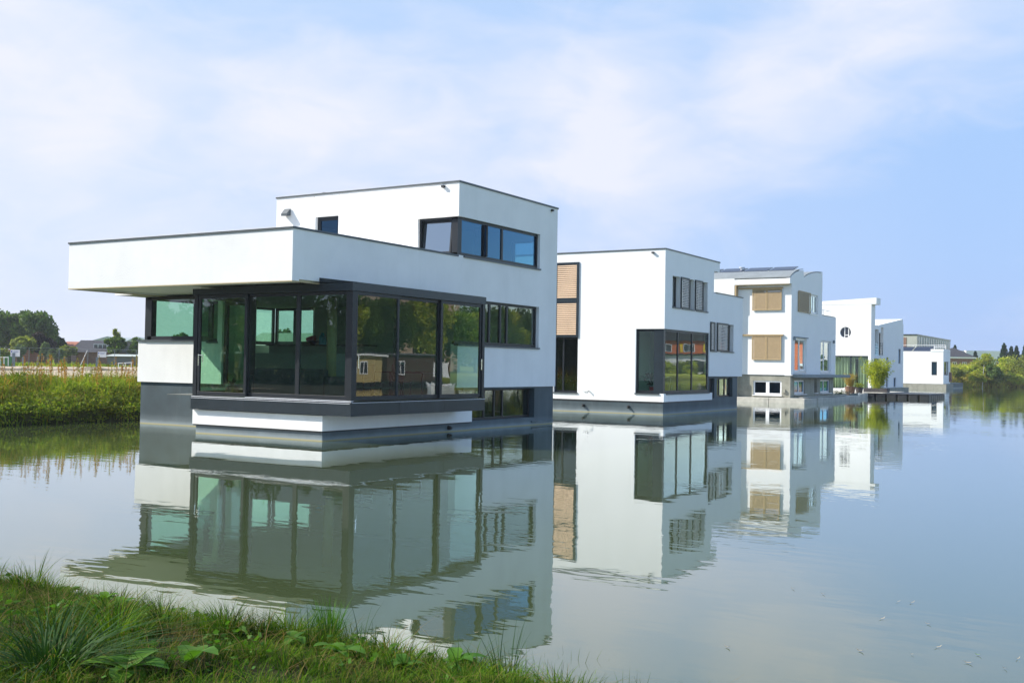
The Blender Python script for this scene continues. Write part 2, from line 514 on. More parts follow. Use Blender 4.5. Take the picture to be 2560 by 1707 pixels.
LF_TREE = leaf_mat('leaf_tree', [(0.045, 0.085, 0.022), (0.075, 0.13, 0.03), (0.11, 0.16, 0.035)])
LF_DARK = leaf_mat('leaf_dark', [(0.015, 0.04, 0.015), (0.025, 0.06, 0.022)])
LF_OLIVE = leaf_mat('leaf_olive', [(0.15, 0.19, 0.04), (0.25, 0.27, 0.05), (0.19, 0.21, 0.07)], 0.4)
LF_PURPLE = leaf_mat('leaf_purple', [(0.03, 0.02, 0.03), (0.045, 0.035, 0.04)])
LF_SILVER = leaf_mat('leaf_silver', [(0.10, 0.14, 0.08), (0.14, 0.18, 0.10)])
LF_YELLOW = leaf_mat('leaf_yellowgreen', [(0.25, 0.33, 0.04), (0.36, 0.40, 0.055), (0.40, 0.36, 0.07)], 0.45)
LF_BAMBOO = leaf_mat('leaf_bamboo', [(0.20, 0.26, 0.02), (0.42, 0.42, 0.03), (0.14, 0.20, 0.02)], 0.4)
LF_STRAW = leaf_mat('leaf_straw', [(0.3, 0.2, 0.06), (0.35, 0.28, 0.07)])
LF_GRASS = leaf_mat('leaf_grass', [(0.015, 0.06, 0.005), (0.05, 0.125, 0.008), (0.125, 0.185, 0.012), (0.03, 0.085, 0.008)], 0.3, 0.7, (0.19, 0.13, 0.05), 0.05, (2.6, 0.35, 1.35))
LF_RUSH = leaf_mat('leaf_rush', [(0.016, 0.045, 0.010), (0.03, 0.075, 0.014)], 0.15, 0.6, spec=0.1)
LF_BROAD = leaf_mat('leaf_broad', [(0.04, 0.12, 0.014), (0.08, 0.18, 0.018)], 0.35, 0.55, spec=0.12)
LF_WEED = leaf_mat('leaf_weed', [(0.06, 0.13, 0.015), (0.14, 0.21, 0.022), (0.27, 0.29, 0.035), (0.10, 0.17, 0.02)], 0.35, 0.7, (0.36, 0.18, 0.06), 0.1, (0.9, 0.5, 1.45))
LF_REED = leaf_mat('leaf_reed', [(0.24, 0.30, 0.035), (0.38, 0.40, 0.055), (0.42, 0.34, 0.09), (0.27, 0.33, 0.045)], 0.4, 0.7, (0.26, 0.12, 0.06))
BARK = mat('bark', (0.09, 0.07, 0.05), 0.9, bump=(20, 0.01), var=(5, 0.3))
BARKW = mat('birch_bark', (0.55, 0.53, 0.48), 0.8, var=(6, 0.25))


def ground_mat():
    m = D.materials.new('ground'); m.use_nodes = True
    nt = m.node_tree; b = nt.nodes['Principled BSDF']; b.inputs['Roughness'].default_value = 0.95
    b.inputs['Specular IOR Level'].default_value = 0.1
    geo = nt.nodes.new('ShaderNodeNewGeometry'); pos = geo.outputs['Position']
    n1 = N(nt, 'ShaderNodeTexNoise', inputs={'Scale': 0.12, 'Detail': 8.0, 'Roughness': 0.65}); nt.links.new(pos, n1.inputs['Vector'])
    n2 = N(nt, 'ShaderNodeTexNoise', inputs={'Scale': 2.5, 'Detail': 6.0, 'Roughness': 0.7}); nt.links.new(pos, n2.inputs['Vector'])
    f = math_n(nt, 'ADD', math_n(nt, 'MULTIPLY', n1.outputs[0], 0.5), math_n(nt, 'MULTIPLY', n2.outputs[0], 0.5))
    grass = ramp(nt, f, [(0.35, (0.16, 0.21, 0.03)), (0.5, (0.27, 0.31, 0.045)), (0.65, (0.36, 0.36, 0.07))])
    at_ = nt.nodes.new('ShaderNodeAttribute'); at_.attribute_name = 'mud'
    c = mixc(nt, at_.outputs['Fac'], grass, ramp(nt, n2.outputs[0], [(0.3, (0.014, 0.017, 0.006)), (0.7, (0.042, 0.040, 0.016))]))
    nt.links.new(c, b.inputs['Base Color'])
    bp = nt.nodes.new('ShaderNodeBump'); bp.inputs['Distance'].default_value = 0.08
    nt.links.new(n2.outputs[0], bp.inputs['Height']); nt.links.new(bp.outputs[0], b.inputs['Normal'])
    return m


SAND = mat('sand', (0.42, 0.34, 0.25), 0.95, spec=0.1, bump=(3, 0.08, 6.0), var=(0.5, 0.22))
SANDD = mat('sand_dark', (0.2, 0.165, 0.12), 0.95, spec=0.1, bump=(6, 0.08, 6.0), var=(0.8, 0.3))


def water_mat():
    m = D.materials.new('pond_water'); m.use_nodes = True
    nt = m.node_tree; nt.nodes.clear()
    out = nt.nodes.new('ShaderNodeOutputMaterial')
    df = nt.nodes.new('ShaderNodeBsdfDiffuse'); gl = nt.nodes.new('ShaderNodeBsdfGlossy'); gl.inputs['Roughness'].default_value = 0.015
    mx = nt.nodes.new('ShaderNodeMixShader')
    geo = nt.nodes.new('ShaderNodeNewGeometry'); pos = geo.outputs['Position']
    nb = N(nt, 'ShaderNodeTexNoise', inputs={'Scale': 0.08, 'Detail': 3.0}); nt.links.new(pos, nb.inputs['Vector'])
    c = ramp(nt, nb.outputs[0], [(0.3, (0.050, 0.070, 0.026)), (0.7, (0.066, 0.086, 0.036))])
    nt.links.new(c, df.inputs['Color'])
    gl.inputs['Color'].default_value = (0.98, 1.0, 1.0, 1)
    # ripples: fine wind ripples in patches, plus long gentle swell
    def nz(scale, sx, sy, rot, detail, rough=0.5):
        mp = nt.nodes.new('ShaderNodeMapping'); mp.inputs['Scale'].default_value = (sx, sy, 1); mp.inputs['Rotation'].default_value = (0, 0, rot)
        nt.links.new(pos, mp.inputs[0])
        n = N(nt, 'ShaderNodeTexNoise', inputs={'Scale': scale, 'Detail': detail, 'Roughness': rough})
        nt.links.new(mp.outputs[0], n.inputs['Vector'])
        return n.outputs[0]
    fine = nz(3.2, 0.55, 1.5, R(-31), 2.0, 0.45)
    mid = nz(0.9, 0.6, 1.3, R(-20), 1.5)
    patch = ramp(nt, nz(0.11, 1.0, 1.8, R(-25), 3.0), [(0.40, (0.06,) * 3), (0.62, (1, 1, 1))])
    h = math_n(nt, 'ADD', math_n(nt, 'MULTIPLY', math_n(nt, 'MULTIPLY', fine, patch), WAVES[0]), math_n(nt, 'MULTIPLY', mid, WAVES[1]))
    bp = nt.nodes.new('ShaderNodeBump'); bp.inputs['Distance'].default_value = 1.0; bp.inputs['Strength'].default_value = 1.0
    nt.links.new(h, bp.inputs['Height']); nt.links.new(bp.outputs[0], gl.inputs['Normal'])
    dot = nt.nodes.new('ShaderNodeVectorMath'); dot.operation = 'DOT_PRODUCT'
    nt.links.new(geo.outputs['Normal'], dot.inputs[0]); nt.links.new(geo.outputs['Incoming'], dot.inputs[1])
    cth = math_n(nt, 'ABSOLUTE', dot.outputs['Value'])
    f = math_n(nt, 'ADD', math_n(nt, 'MULTIPLY', math_n(nt, 'POWER', math_n(nt, 'SUBTRACT', 1.0, cth), 3.7), 0.97), 0.03, clamp=True)
    nt.links.new(f, mx.inputs[0]); nt.links.new(df.outputs[0], mx.inputs[1]); nt.links.new(gl.outputs[0], mx.inputs[2])
    nt.links.new(mx.outputs[0], out.inputs[0])
    return m


WAVES = (0.0032, 0.0030)

# ------------------------------------------------------------ ground, pond, paths
POND = [(-11.2, -21.6), (-11.0, -9), (-11.1, 30), (-11.6, 90), (-11.4, 128), (-7.5, 141), (-6.6, 147.5), (-3.5, 156), (-0.5, 164.5), (8, 174),
        (24, 186), (60, 190), (64, 130), (52, 84), (47, 40), (44, 5), (38, -14), (29, -23.6), (19, -21.95), (16.6, -21.6), (14.6, -21.42)]


def pond_dist(X, Y):
    """signed distance to the pond edge, + outside"""
    P = np.array(POND); n = len(P)
    dmin = np.full(X.shape, 1e9); inside = np.zeros(X.shape, bool)
    for i in range(n):
        a = P[i]; b = P[(i + 1) % n]; e = b - a
        t = np.clip(((X - a[0]) * e[0] + (Y - a[1]) * e[1]) / (e @ e), 0, 1)
        dmin = np.minimum(dmin, np.hypot(X - a[0] - t * e[0], Y - a[1] - t * e[1]))
        c = ((a[1] > Y) != (b[1] > Y)) & (X < (b[0] - a[0]) * (Y - a[1]) / (b[1] - a[1] + 1e-12) + a[0])
        inside ^= c
    return np.where(inside, -dmin, dmin)


def wob(X, Y):
    return (np.sin(X * 1.3 + 0.7 * np.sin(Y * 0.9)) * np.cos(Y * 1.1 + 0.5) * 0.5 + np.sin(X * 3.1 + Y * 2.3) * 0.2 + np.sin(X * 0.37 - Y * 0.29) * 0.5)


def ground_z(X, Y):
    X = np.asarray(X, float); Y = np.asarray(Y, float)
    d = pond_dist(X, Y) + 0.10 * wob(X * 1.7, Y * 1.7)
    near = 1 / (1 + np.exp((Y + 15) / 2.0))            # the camera's low bank
    z_far = np.interp(d, [-6, -1, 0, 0.3, 0.8, 2.5, 8, 40, 130, 900], [-1.5, -0.5, 0.0, 0.50, 0.78, 0.95, 1.08, 1.15, 1.75, 2.2])
    z_near = np.interp(d, [-6, -1, 0, 0.35, 1.2, 3.0, 8, 900], [-1.5, -0.4, 0.0, 0.14, 0.30, 0.42, 0.5, 0.6])
    z = z_far * (1 - near) + z_near * near
    return z + np.where(d > 0.3, 0.035 * wob(X * 0.9, Y * 0.9) * np.clip(d, 0, 1), 0)


def build_ground():
    def axis(lo, hi, c0, c1, fine):
        core = np.arange(c0, c1 + fine, fine)
        outl = c0 - np.geomspace(fine * 2, c0 - lo, 34)[::-1]
        outr = core[-1] + np.geomspace(fine * 2, hi - core[-1], 34)
        return np.concatenate([outl, core, outr])
    xs = axis(-1800, 1800, -24, 30, 0.45)
    ys = axis(-600, 2600, -30, 12, 0.45)
    # keep the far shores crisp enough
    ys = np.unique(np.concatenate([ys, np.arange(12, 190, 2.0)]))
    xs = np.unique(np.concatenate([xs, np.arange(30, 66, 2.0)]))
    X, Y = np.meshgrid(xs, ys)
    Z = ground_z(X, Y)
    V = np.stack([X.ravel(), Y.ravel(), Z.ravel()], 1)
    nx, ny = len(xs), len(ys)
    i = np.arange(ny - 1)[:, None] * nx + np.arange(nx - 1)[None]
    F = np.stack([i, i + 1, i + nx + 1, i + nx], -1).reshape(-1, 4)
    o = np_mesh('ground', V, F, ground_mat(), smooth=True)
    d = pond_dist(V[:, 0], V[:, 1])
    mud = np.clip(1 - d / 1.5, 0, 1)
    mud = np.maximum(mud, (1 / (1 + np.exp((V[:, 1] + 16) / 1.0))) * (np.abs(V[:, 0]) < 60))
    a = o.data.attributes.new('mud', 'FLOAT', 'POINT'); a.data.foreach_set('value', mud.astype(np.float32))
    o['kind'] = 'structure'
    W = np.array([[-13, -25, 0], [66, -25, 0], [66, 192, 0], [-13, 192, 0]], float)
    w = np_mesh('pond_water', W, np.array([[0, 1, 2, 3]]), water_mat()); w['kind'] = 'structure'
    return o


def build_sandy_road():
    """a sandy track parallel to the pond, seen beyond the weeds; a dug ridge between its two strips"""
    def strip(name, d0, d1, y0, y1, m, lift, amp=0.0):
        ys = np.arange(y0, y1, 0.8); ds = np.linspace(d0, d1, 14)
        V = []
        for y in ys:
            for j, d_ in enumerate(ds):
                x = -11.1 - d_ + 0.5 * math.sin(y * 0.21) * (j in (0, 13))
                yy = y
                V.append((x, yy, 0))
        V = np.array(V)
        t = np.tile(np.linspace(0, 1, 14), len(ys))
        z = ground_z(V[:, 0], V[:, 1]) + lift + amp * np.sin(t * math.pi) * (0.6 + 0.4 * np.sin(V[:, 1] * 0.8) + 0.3 * np.sin(V[:, 1] * 2.3 + V[:, 0]))
        V[:, 2] = z
        i = np.arange(len(ys) - 1)[:, None] * 14 + np.arange(13)[None]
        F = np.stack([i, i + 1, i + 15, i + 14], -1).reshape(-1, 4)
        o = np_mesh(name, V, F, m, smooth=True); o['kind'] = 'structure'
        return o
    strip('sandy_road', 13, 37, -30, 90, SAND, 0.06)
    strip('sand_ridge', 37.5, 41.5, -30, 90, SANDD, -0.02, 0.30)
    strip('sandy_path', 42, 60, -30, 110, SAND, 0.05)


build_ground()
build_sandy_road()
# ------------------------------------------------------------ house pieces


def frame_box(mb, axis, pl, a0, a1, z0, z1, dep):
    """bar in the frame plane: from the plane pl inwards by dep"""
    if axis == 'Y': mb.box(a0, a1, pl, pl + dep, z0, z1)
    elif axis == 'N': mb.box(a0, a1, pl - dep, pl, z0, z1)
    elif axis == 'X': mb.box(pl - dep, pl, a0, a1, z0, z1)
    else: mb.box(pl, pl + dep, a0, a1, z0, z1)


def sheet(mb, axis, pl, a0, a1, z0, z1):
    if axis in 'YN': mb.add([(a0, pl, z0), (a1, pl, z0), (a1, pl, z1), (a0, pl, z1)], [(0, 1, 2, 3)])
    else: mb.add([(pl, a0, z0), (pl, a1, z0), (pl, a1, z1), (pl, a0, z1)], [(0, 1, 2, 3)])


def window(parent, axis, plane, a0, a1, z0, z1, mull=(), rails=(), inset=0.12, fw=0.06, dep=0.08, fmat=None, gmat=None,
           sill=None, sides=(1, 1), name='window', mw=None, pane=True):
    """window frame mesh > pane, sill. sides: draw the frame's left/right stile"""
    fmat = fmat or FRAME; gmat = gmat or GLASS
    sgn = {'Y': 1, 'X': -1, 'W': 1, 'N': -1}[axis]
    pl = plane + sgn * inset
    mw = mw or fw * 1.2
    mb = MB()
    frame_box(mb, axis, pl, a0, a1, z1 - fw, z1, dep)
    frame_box(mb, axis, pl, a0, a1, z0, z0 + fw * 1.3, dep)
    zb, zt = z0 + fw * 1.3, z1 - fw
    if sides[0]: frame_box(mb, axis, pl, a0, a0 + fw, zb, zt, dep)
    if sides[1]: frame_box(mb, axis, pl, a1 - fw, a1, zb, zt, dep)
    for m_ in mull: frame_box(mb, axis, pl, m_ - mw / 2, m_ + mw / 2, zb, zt, dep)
    for r_ in rails: frame_box(mb, axis, pl + sgn * 0.004, a0 + fw, a1 - fw, r_ - fw / 2, r_ + fw / 2, dep - 0.008)
    w = mb.build(name, fmat, parent)
    g = MB(); sheet(g, axis, pl + sgn * 0.03, a0 + fw * sides[0] * 0.9, a1 - fw * sides[1] * 0.9, zb - 0.005, zt + 0.005)
    if pane: g.build('pane', gmat, w)
    if sill:
        s = MB(); out = sill
        e0, e1 = a0 - 0.03, a1 + 0.03
        q = plane - sgn * out
        if axis in 'YN': s.box(e0, e1, min(q, pl), max(q, pl), z0 - 0.05, z0)
        else: s.box(min(q, pl), max(q, pl), e0, e1, z0 - 0.05, z0)
        s.build('sill', CAP if fmat is not FRAMEW else FRAMEW, w)
    return w


def sash(parent, axis, pl, a0, a1, z0, z1, fw=0.055, fmat=None, gmat=None, tilt=0.0, swing=0.0, hinge=0, handle=False):
    """an opened casement: tilt leans its top, swing turns it about its hinge side"""
    fmat = fmat or FRAME; gmat = gmat or GLASS
    w = a1 - a0; h = z1 - z0; dep = 0.06
    if axis == 'Y': base = Matrix.Translation((a0, pl, z0)); ang = 0
    else: base = Matrix.Translation((pl, a0, z0)) @ Matrix.Rotation(R(90), 4, 'Z')
    # local frame: x along the wall, y into the house (towards -X world for axis X)
    if axis == 'X': base = Matrix.Translation((pl, a0, z0)) @ Matrix(((0, -1, 0, 0), (1, 0, 0, 0), (0, 0, 1, 0), (0, 0, 0, 1)))
    T = Matrix.Identity(4)
    if tilt: T = Matrix.Rotation(-tilt, 4, 'X')
    if swing:
        hx = 0 if hinge == 0 else w
        T = Matrix.Translation((hx, 0, 0)) @ Matrix.Rotation(swing, 4, 'Z') @ Matrix.Translation((-hx, 0, 0))
    M = base @ T
    mb = MB()
    mb.box(0, w, 0, dep, 0, fw, M); mb.box(0, w, 0, dep, h - fw, h, M)
    mb.box(0, fw, 0, dep, fw, h - fw, M); mb.box(w - fw, w, 0, dep, fw, h - fw, M)
    o = mb.build('window_sash', fmat, parent)
    MB().add([M @ Vector(q) for q in ((fw * .9, .03, fw * .9), (w - fw * .9, .03, fw * .9), (w - fw * .9, .03, h - fw * .9), (fw * .9, .03, h - fw * .9))], [(0, 1, 2, 3)]).build('pane', gmat, o)
    if handle:
        hb = MB(); hb.box(w - fw * .8, w - fw * .3, -0.02, 0, h * .5, h * .5 + 0.12, M); hb.box(w - fw * 2.4, w - fw * .3, -0.04, -0.02, h * .5 + .04, h * .5 + .07, M)
        hb.build('handle', CHROME, o)
    return o


def shutter(parent, axis, pl, a0, a1, z0, z1, fmat, smat, n, fw=0.07, name='shutter', off=0.0):
    """louvred panel in front of the wall: frame > slats as one pattern in the panel mesh"""
    mb = MB(); dep = 0.045
    def bx(u0, u1, w0, w1, d0, d1):
        if axis == 'Y': mb.box(u0, u1, pl - d1, pl - d0, w0, w1)
        else: mb.box(pl + d0, pl + d1, u0, u1, w0, w1)
    bx(a0, a1, z0, z0 + fw, off, off + dep); bx(a0, a1, z1 - fw, z1, off, off + dep)
    bx(a0, a0 + fw, z0 + fw, z1 - fw, off, off + dep); bx(a1 - fw, a1, z0 + fw, z1 - fw, off, off + dep)
    o = mb.build(name, fmat, parent)
    s = MB(); h = (z1 - z0 - 2 * fw) / n
    for k in range(n):
        zc = z0 + fw + (k + .5) * h
        d0, d1 = off + 0.004, off + dep - 0.006
        u0, u1 = a0 + fw, a1 - fw
        za, zb = zc - h * .36, zc + h * .20      # each slat leans: its top edge sits further back
        if axis == 'Y':
            s.add([(u0, pl - d1, za), (u1, pl - d1, za), (u1, pl - d1 + .012, zb), (u0, pl - d1 + .012, zb), (u0, pl - d0, za + h * .3), (u1, pl - d0, za + h * .3), (u1, pl - d0, zb + h * .2), (u0, pl - d0, zb + h * .2)],
                  [(0, 1, 2, 3), (7, 6, 5, 4), (3, 2, 6, 7), (0, 4, 5, 1), (0, 3, 7, 4), (1, 5, 6, 2)])
        else:
            s.add([(pl + d1, u0, za), (pl + d1, u1, za), (pl + d1 - .012, u1, zb), (pl + d1 - .012, u0, zb), (pl + d0, u0, za + h * .3), (pl + d0, u1, za + h * .3), (pl + d0, u1, zb + h * .2), (pl + d0, u0, zb + h * .2)],
                  [(0, 1, 2, 3), (7, 6, 5, 4), (3, 2, 6, 7), (0, 4, 5, 1), (0, 3, 7, 4), (1, 5, 6, 2)])
    s.build('louvre', smat, o)
    return o


def cap_ring(parent, x0, x1, y0, y1, z, th=0.055, over=0.03, w=0.32, name='roof_edge', m=None):
    mb = MB()
    x0 -= over; x1 += over; y0 -= over; y1 += over
    mb.box(x0, x1, y0, y0 + w, z, z + th); mb.box(x0, x1, y1 - w, y1, z, z + th)
    mb.box(x0, x0 + w, y0 + w, y1 - w, z, z + th); mb.box(x1 - w, x1, y0 + w, y1 - w, z, z + th)
    return mb.build(name, m or CAP, parent, bevel=0.006)


def lug(parent, x, y, z, axis='Y', r=0.06, name='mooring_lug'):
    d = (0, -1) if axis == 'Y' else (1, 0)
    mb = MB()
    mb.tube([(x, y, z), (x + d[0] * .06, y + d[1] * .06, z)], r * 1.15, 12)
    mb.tube([(x + d[0] * .06, y + d[1] * .06, z), (x + d[0] * .11, y + d[1] * .11, z - .01), (x + d[0] * .13, y + d[1] * .13, z - .012)], [r * .8, r * .75, r * .5], 12)
    return mb.build(name, BLACKP, parent, smooth=False)


# ------------------------------------------------------------ house 1: nearest, with the glazed bay and the roof terrace
def build_near_house():
    H = empty('floating_house', (-4.0, 0.0, 0.0), 'nearest and largest white floating house, black glazed corner room under an overhanging terrace', 'house',
              'white floating houses moored along the pond')
    T = 0.26
    # --- walls
    mb = MB()
    # upper volume x -7.62..0, y 0..6.29
    mb.mi = 0
    panel(mb, 'Y', 0.0, -7.62, 0.0, 4.60, 7.665, T, [(-5.84, -4.83, 4.5, 6.93), (-1.56, 0.1, 5.42, 6.62)])
    panel(mb, 'X', 0.0, -6.29 + 6.29 + T, 6.29 - T, 5.42, 7.665, T, [(-0.1, 5.05, 5.42, 6.62)])
    panel(mb, 'N', 6.29, -7.62, 0.0, 1.33, 7.665, T, [(-1.75, -0.5, 5.5, 6.55)])
    panel(mb, 'W', -7.62, 0.0 + T, 6.29 - T, 4.1, 7.665, T)
    panel(mb, 'W', -7.45, 2.1, 6.29 - T, 1.33, 4.1, T)
    # ground floor, shadow side
    panel(mb, 'X', 0.0, 0.001, 6.29 - T, 1.325, 4.6, T, [(0.05, 5.05, 2.67, 4.09), (-5, 0.05, 1.0, 4.10)])
    panel(mb, 'X', 0.0, T, 6.29 - T, 4.6, 5.42, T)
    # west wing
    panel(mb, 'Y', -4.06, -9.62, -5.85, 1.33, 2.62, T)
    panel(mb, 'Y', -4.06, -6.45, -5.85, 2.62, 4.04, T, [(-6.9, -6.05, 2.60, 3.86)])
    panel(mb, 'W', -9.62, -4.06 + T, 2.1 - T, 1.33, 4.04, T, [(-5, -1.8, 2.62, 4.2), (0.9, 2.2, 2.62, 4.02)])
    panel(mb, 'N', 2.1, -9.62, -7.45, 1.33, 4.04, T, [(-9.7, -7.5, 2.62, 4.02)])
    wall = mb.build('wall', PLASTER, H)
    # faint expansion joints
    j = MB()
    for x in (-5.91, -4.82): MB().box(x - .006, x + .006, -0.0025, 0.01, 6.95, 7.64).build('wall_joint', LIP, H)
    MB().box(-0.01, 0.0025, 0.185, 0.195, 4.22, 5.35).build('wall_joint', PLASTER2, H)
    # --- terrace box (cantilever) x -8.75..0, y -7.32..0
    t = MB()
    panel(t, 'Y', -7.32, -8.75, 0.0, 4.066, 5.365, 0.25)
    panel(t, 'X', 0.0, -7.32 + .25, 0.0, 4.11, 5.365, 0.25)
    panel(t, 'W', -8.75, -7.32 + .25, 0.0, 4.066, 5.365, 0.25)
    t.box(-8.5, -0.25, -7.07, -0.01, 4.13, 4.45)
    t.box(-9.75, -8.755, -4.9, 2.3, 4.05, 4.45)           # flat roof of the west wing
    t.box(-8.745, -7.625, 0.005, 2.3, 4.05, 4.45)
    ter = t.build('terrace_parapet', PLASTER, H)
    MB().box(-8.49, -0.26, -7.06, -4.2, 4.105, 4.128).box(-8.49, -4.9, -4.199, -0.3, 4.105, 4.128).build('soffit', SOFFIT, ter)
    tl = MB()
    for (a, b, c, d) in ((-8.75, 0.0, -7.322, -7.26), (-8.75, -8.69, -7.26, -0.1), (-0.06, 0.002, -7.26, -6.3)):
        tl.box(a, b, c, d, 4.04, 4.066)
    tl.build('drip_trim', LIP, ter)
    c = MB()
    c.box(-8.78, 0.03, -7.35, -7.03, 5.365, 5.42); c.box(-0.29, 0.03, -7.03, 0.0, 5.365, 5.42); c.box(-8.78, -8.46, -7.03, 0.0, 5.365, 5.42)
    c.build('roof_edge', CAP, H, bevel=0.006)
    cap_ring(H, -7.62, 0.0, 0.0, 6.29, 7.665, 0.06)
    MB().box(-7.36, -0.26, .26, 6.03, 7.3, 7.45).build('roof', ROOFM, H)
    v = MB(); v.lathe([(0.10, 0), (0.10, .20), (0.2, .22), (0.2, .28), (0.08, .34)], (-6.24, 0.9, 7.58), 16)
    v.build('roof_vent', BLACKP, H, smooth=False)
    # extractor hood on the lit wall
    e = MB(); e.prism([(-0.02, 7.04), (-0.2, 7.02), (-0.2, 7.10), (-0.05, 7.27), (-0.02, 7.28)], 'X', -7.22, -6.95)
    e.build('wall_vent', CAP, H)
    for (x, y, ax) in ((-0.58, 0.0, 'Y'), (0.0, 5.82, 'X')):
        e = MB()
        if ax == 'Y': e.box(x - .05, x + .05, y - .09, y, 7.53, 7.6)
        else: e.box(x, x + .09, y - .05, y + .05, 7.53, 7.6)
        e.build('overflow_spout', BLACKP, H)
    # --- upper windows (corner)
    w = window(H, 'Y', 0.0, -1.56, -0.105, 5.42, 6.62, sides=(1, 0), inset=.10, fw=.07, gmat=GLASSB, pane=False)
    MB().box(-0.32, -0.10, 0.10, 0.32, 5.42, 6.62).build('corner_post', FRAME, w)
    sash(w, 'Y', 0.10, -1.44, -0.36, 5.50, 6.54, tilt=R(6), gmat=GLASSL)
    w = window(H, 'X', 0.0, 0.32, 5.05, 5.42, 6.62, mull=(1.62, 2.72), sides=(0, 1), inset=.10, fw=.08, gmat=GLASSB, sill=.05)
    sash(w, 'X', 0.0, 1.68, 2.62, 5.52, 6.54, swing=R(58), hinge=0, gmat=GLASSB, handle=True)
    w = window(H, 'Y', 0.0, -5.84, -4.83, 4.6, 6.93, inset=.12, fw=.13, gmat=GLASSB, name='terrace_door')
    window(H, 'N', 6.29, -1.75, -0.5, 5.5, 6.55, gmat=GLASS)
    # --- ground floor windows shadow side: ribbon
    window(H, 'X', 0.0, 0.05, 5.05, 2.67, 4.09, mull=(2.05, 2.72, 3.14), inset=.12, fw=.08, gmat=GLASSG, sill=.05, sides=(0, 1))
    # --- hull
    hb = MB()
    panel(hb, 'X', -0.06, 0.5, 6.25, -0.6, 1.325, .3, [(0.3, 4.92, .27, 1.27)])
    hb.box(-9.52, -4.7, -4.00, 2.0, -0.6, 1.33)
    hb.box(-4.7, -0.37, -4.0, 0.5, -0.6, 0.62)
    hb.box(-4.7, -0.37, 5.6, 6.24, -0.6, 1.32)
    hb.box(-7.4, -4.7, 2.0, 6.25, -0.6, 1.33)
    hb.box(-4.60, 0.05, -6.14, 0.75, -0.6, 0.225)          # pontoon under the glazed room
    hull = hb.build('hull', HULL, H)
    window(H, 'X', -0.06, 0.80, 4.92, .27, 1.27, mull=(2.02, 2.64, 3.16), inset=.2, fw=.06, gmat=GLASSG, sides=(1, 1))
    MB().box(-0.1, 0.0, 4.7, 6.2, 0.10, .14).build('hull_ledge', HULL, hull)
    sk = MB()
    sk.box(-4.68, 0.10, -6.2, 0.77, 0.262, 0.66)
    sk.build('skirt', PLASTER, H)
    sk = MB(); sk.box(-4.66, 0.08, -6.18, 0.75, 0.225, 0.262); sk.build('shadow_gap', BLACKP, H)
    lug(H, 0.05, -0.44, .12, 'X')
    # --- glazed room x -4.64..1.08, y -6.26..-0.09
    x0, x1, y0, y1 = -4.64, 1.08, -6.26, -0.08
    bp = MB()
    bp.box(x0 - .02, x1 + .04, y0 - .04, y1, 0.68, 1.03)
    base = bp.build('base_panel', PANELD, H, bevel=0.004)
    for x in (-2.62, 0.1): MB().box(x - .004, x + .004, y0 - .0425, y0, .685, 1.03).build('panel_joint', BLACKP, base)
    for y in (-4.3, -2.2): MB().box(x1, x1 + .0425, y - .004, y + .004, .685, 1.03).build('panel_joint', BLACKP, base)
    tr = MB()
    tr.box(x0, x1 + .03, y0 - .035, y0 + .05, 1.032, 1.045); tr.box(-2.6, x1 + .02, y0 - .015, y0 + .09, 1.062, 1.072)
    tr.box(x0, x1, y0 - .05, y0 - .042, .99, 1.0)
    tr.box(x1 + .045, x1 + .052, y0, y1, 1.015, 1.025)
    tr.build('door_track', ALU, base)
    ca = MB()
    ca.box(x0 - .02, x1 + .03, y0 - .05, y0 + .13, 3.86, 4.03)
    ca.box(x1 - .13, x1 + .03, y0 + .13, y1, 3.86, 4.08)
    ca.box(x0 - .02, x0 + .13, y0 + .13, -4.06, 3.86, 4.03)
    ca.box(-3.5, x1 + .03, y0 - .05, y0 + .13, 4.031, 4.062)
    ca.add([(0.0, y0 - .05, 4.081), (x1 + .03, y0 - .05, 4.081), (x1 + .03, y1, 4.081), (0.0, y1, 4.081),
            (0.0, y0 - .05, 4.21), (0.0, y1, 4.21)], [(0, 4, 1), (3, 2, 5), (4, 5, 2, 1), (0, 1, 2, 3), (0, 3, 5, 4)])
    canopy = ca.build('canopy', PANELD, H)
    for a in ((x1 - .16, x1, y0, y0 + .16, 1.075, 3.86), (x0, x0 + .14, y0, y0 + .14, 1.05, 3.86), (x0, x0 + .2, -4.26, -4.06, 1.05, 3.86), (x1 - .14, x1, y1 - .13, y1, 1.05, 3.86)):
        MB().box(*a).build('corner_post', FRAME, canopy)

    def leaf(name, axis, pl, a0, a1, handle=None, z0=1.075, z1=3.855, st=.09, top=.09, bot=.11):
        mb = MB()
        frame_box(mb, axis, pl, a0, a1, z0, z0 + bot, .06); frame_box(mb, axis, pl, a0, a1, z1 - top, z1, .06)
        frame_box(mb, axis, pl, a0, a0 + st, z0 + bot, z1 - top, .06); frame_box(mb, axis, pl, a1 - st, a1, z0 + bot, z1 - top, .06)
        o = mb.build(name, FRAME, H, bevel=0.003)
        g = MB(); sg = 1 if axis in 'YW' else -1
        sheet(g, axis, pl + sg * .024, a0 + st - .005, a1 - st + .005, z0 + bot - .005, z1 - top + .005); g.build('pane', GLASSG, o)
        if handle is not None:
            h = MB(); zc = 2.05
            if axis == 'Y':
                h.tube([(handle, pl - .06, zc - .16), (handle, pl - .06, zc + .16)], .014); h.tube([(handle, pl, zc + .1), (handle, pl - .06, zc + .1)], .012)
                h.tube([(handle + .16, pl - .05, zc - .07), (handle + .16, pl - .05, zc + .13)], .012); h.tube([(handle, pl - .06, zc + .13), (handle + .16, pl - .05, zc + .13)], .01)
            else:
                h.tube([(pl + .06, handle, zc - .16), (pl + .06, handle, zc + .16)], .014); h.tube([(pl, handle, zc + .1), (pl + .06, handle, zc + .1)], .012)
            h.build('handle', CHROME, o)
        return o
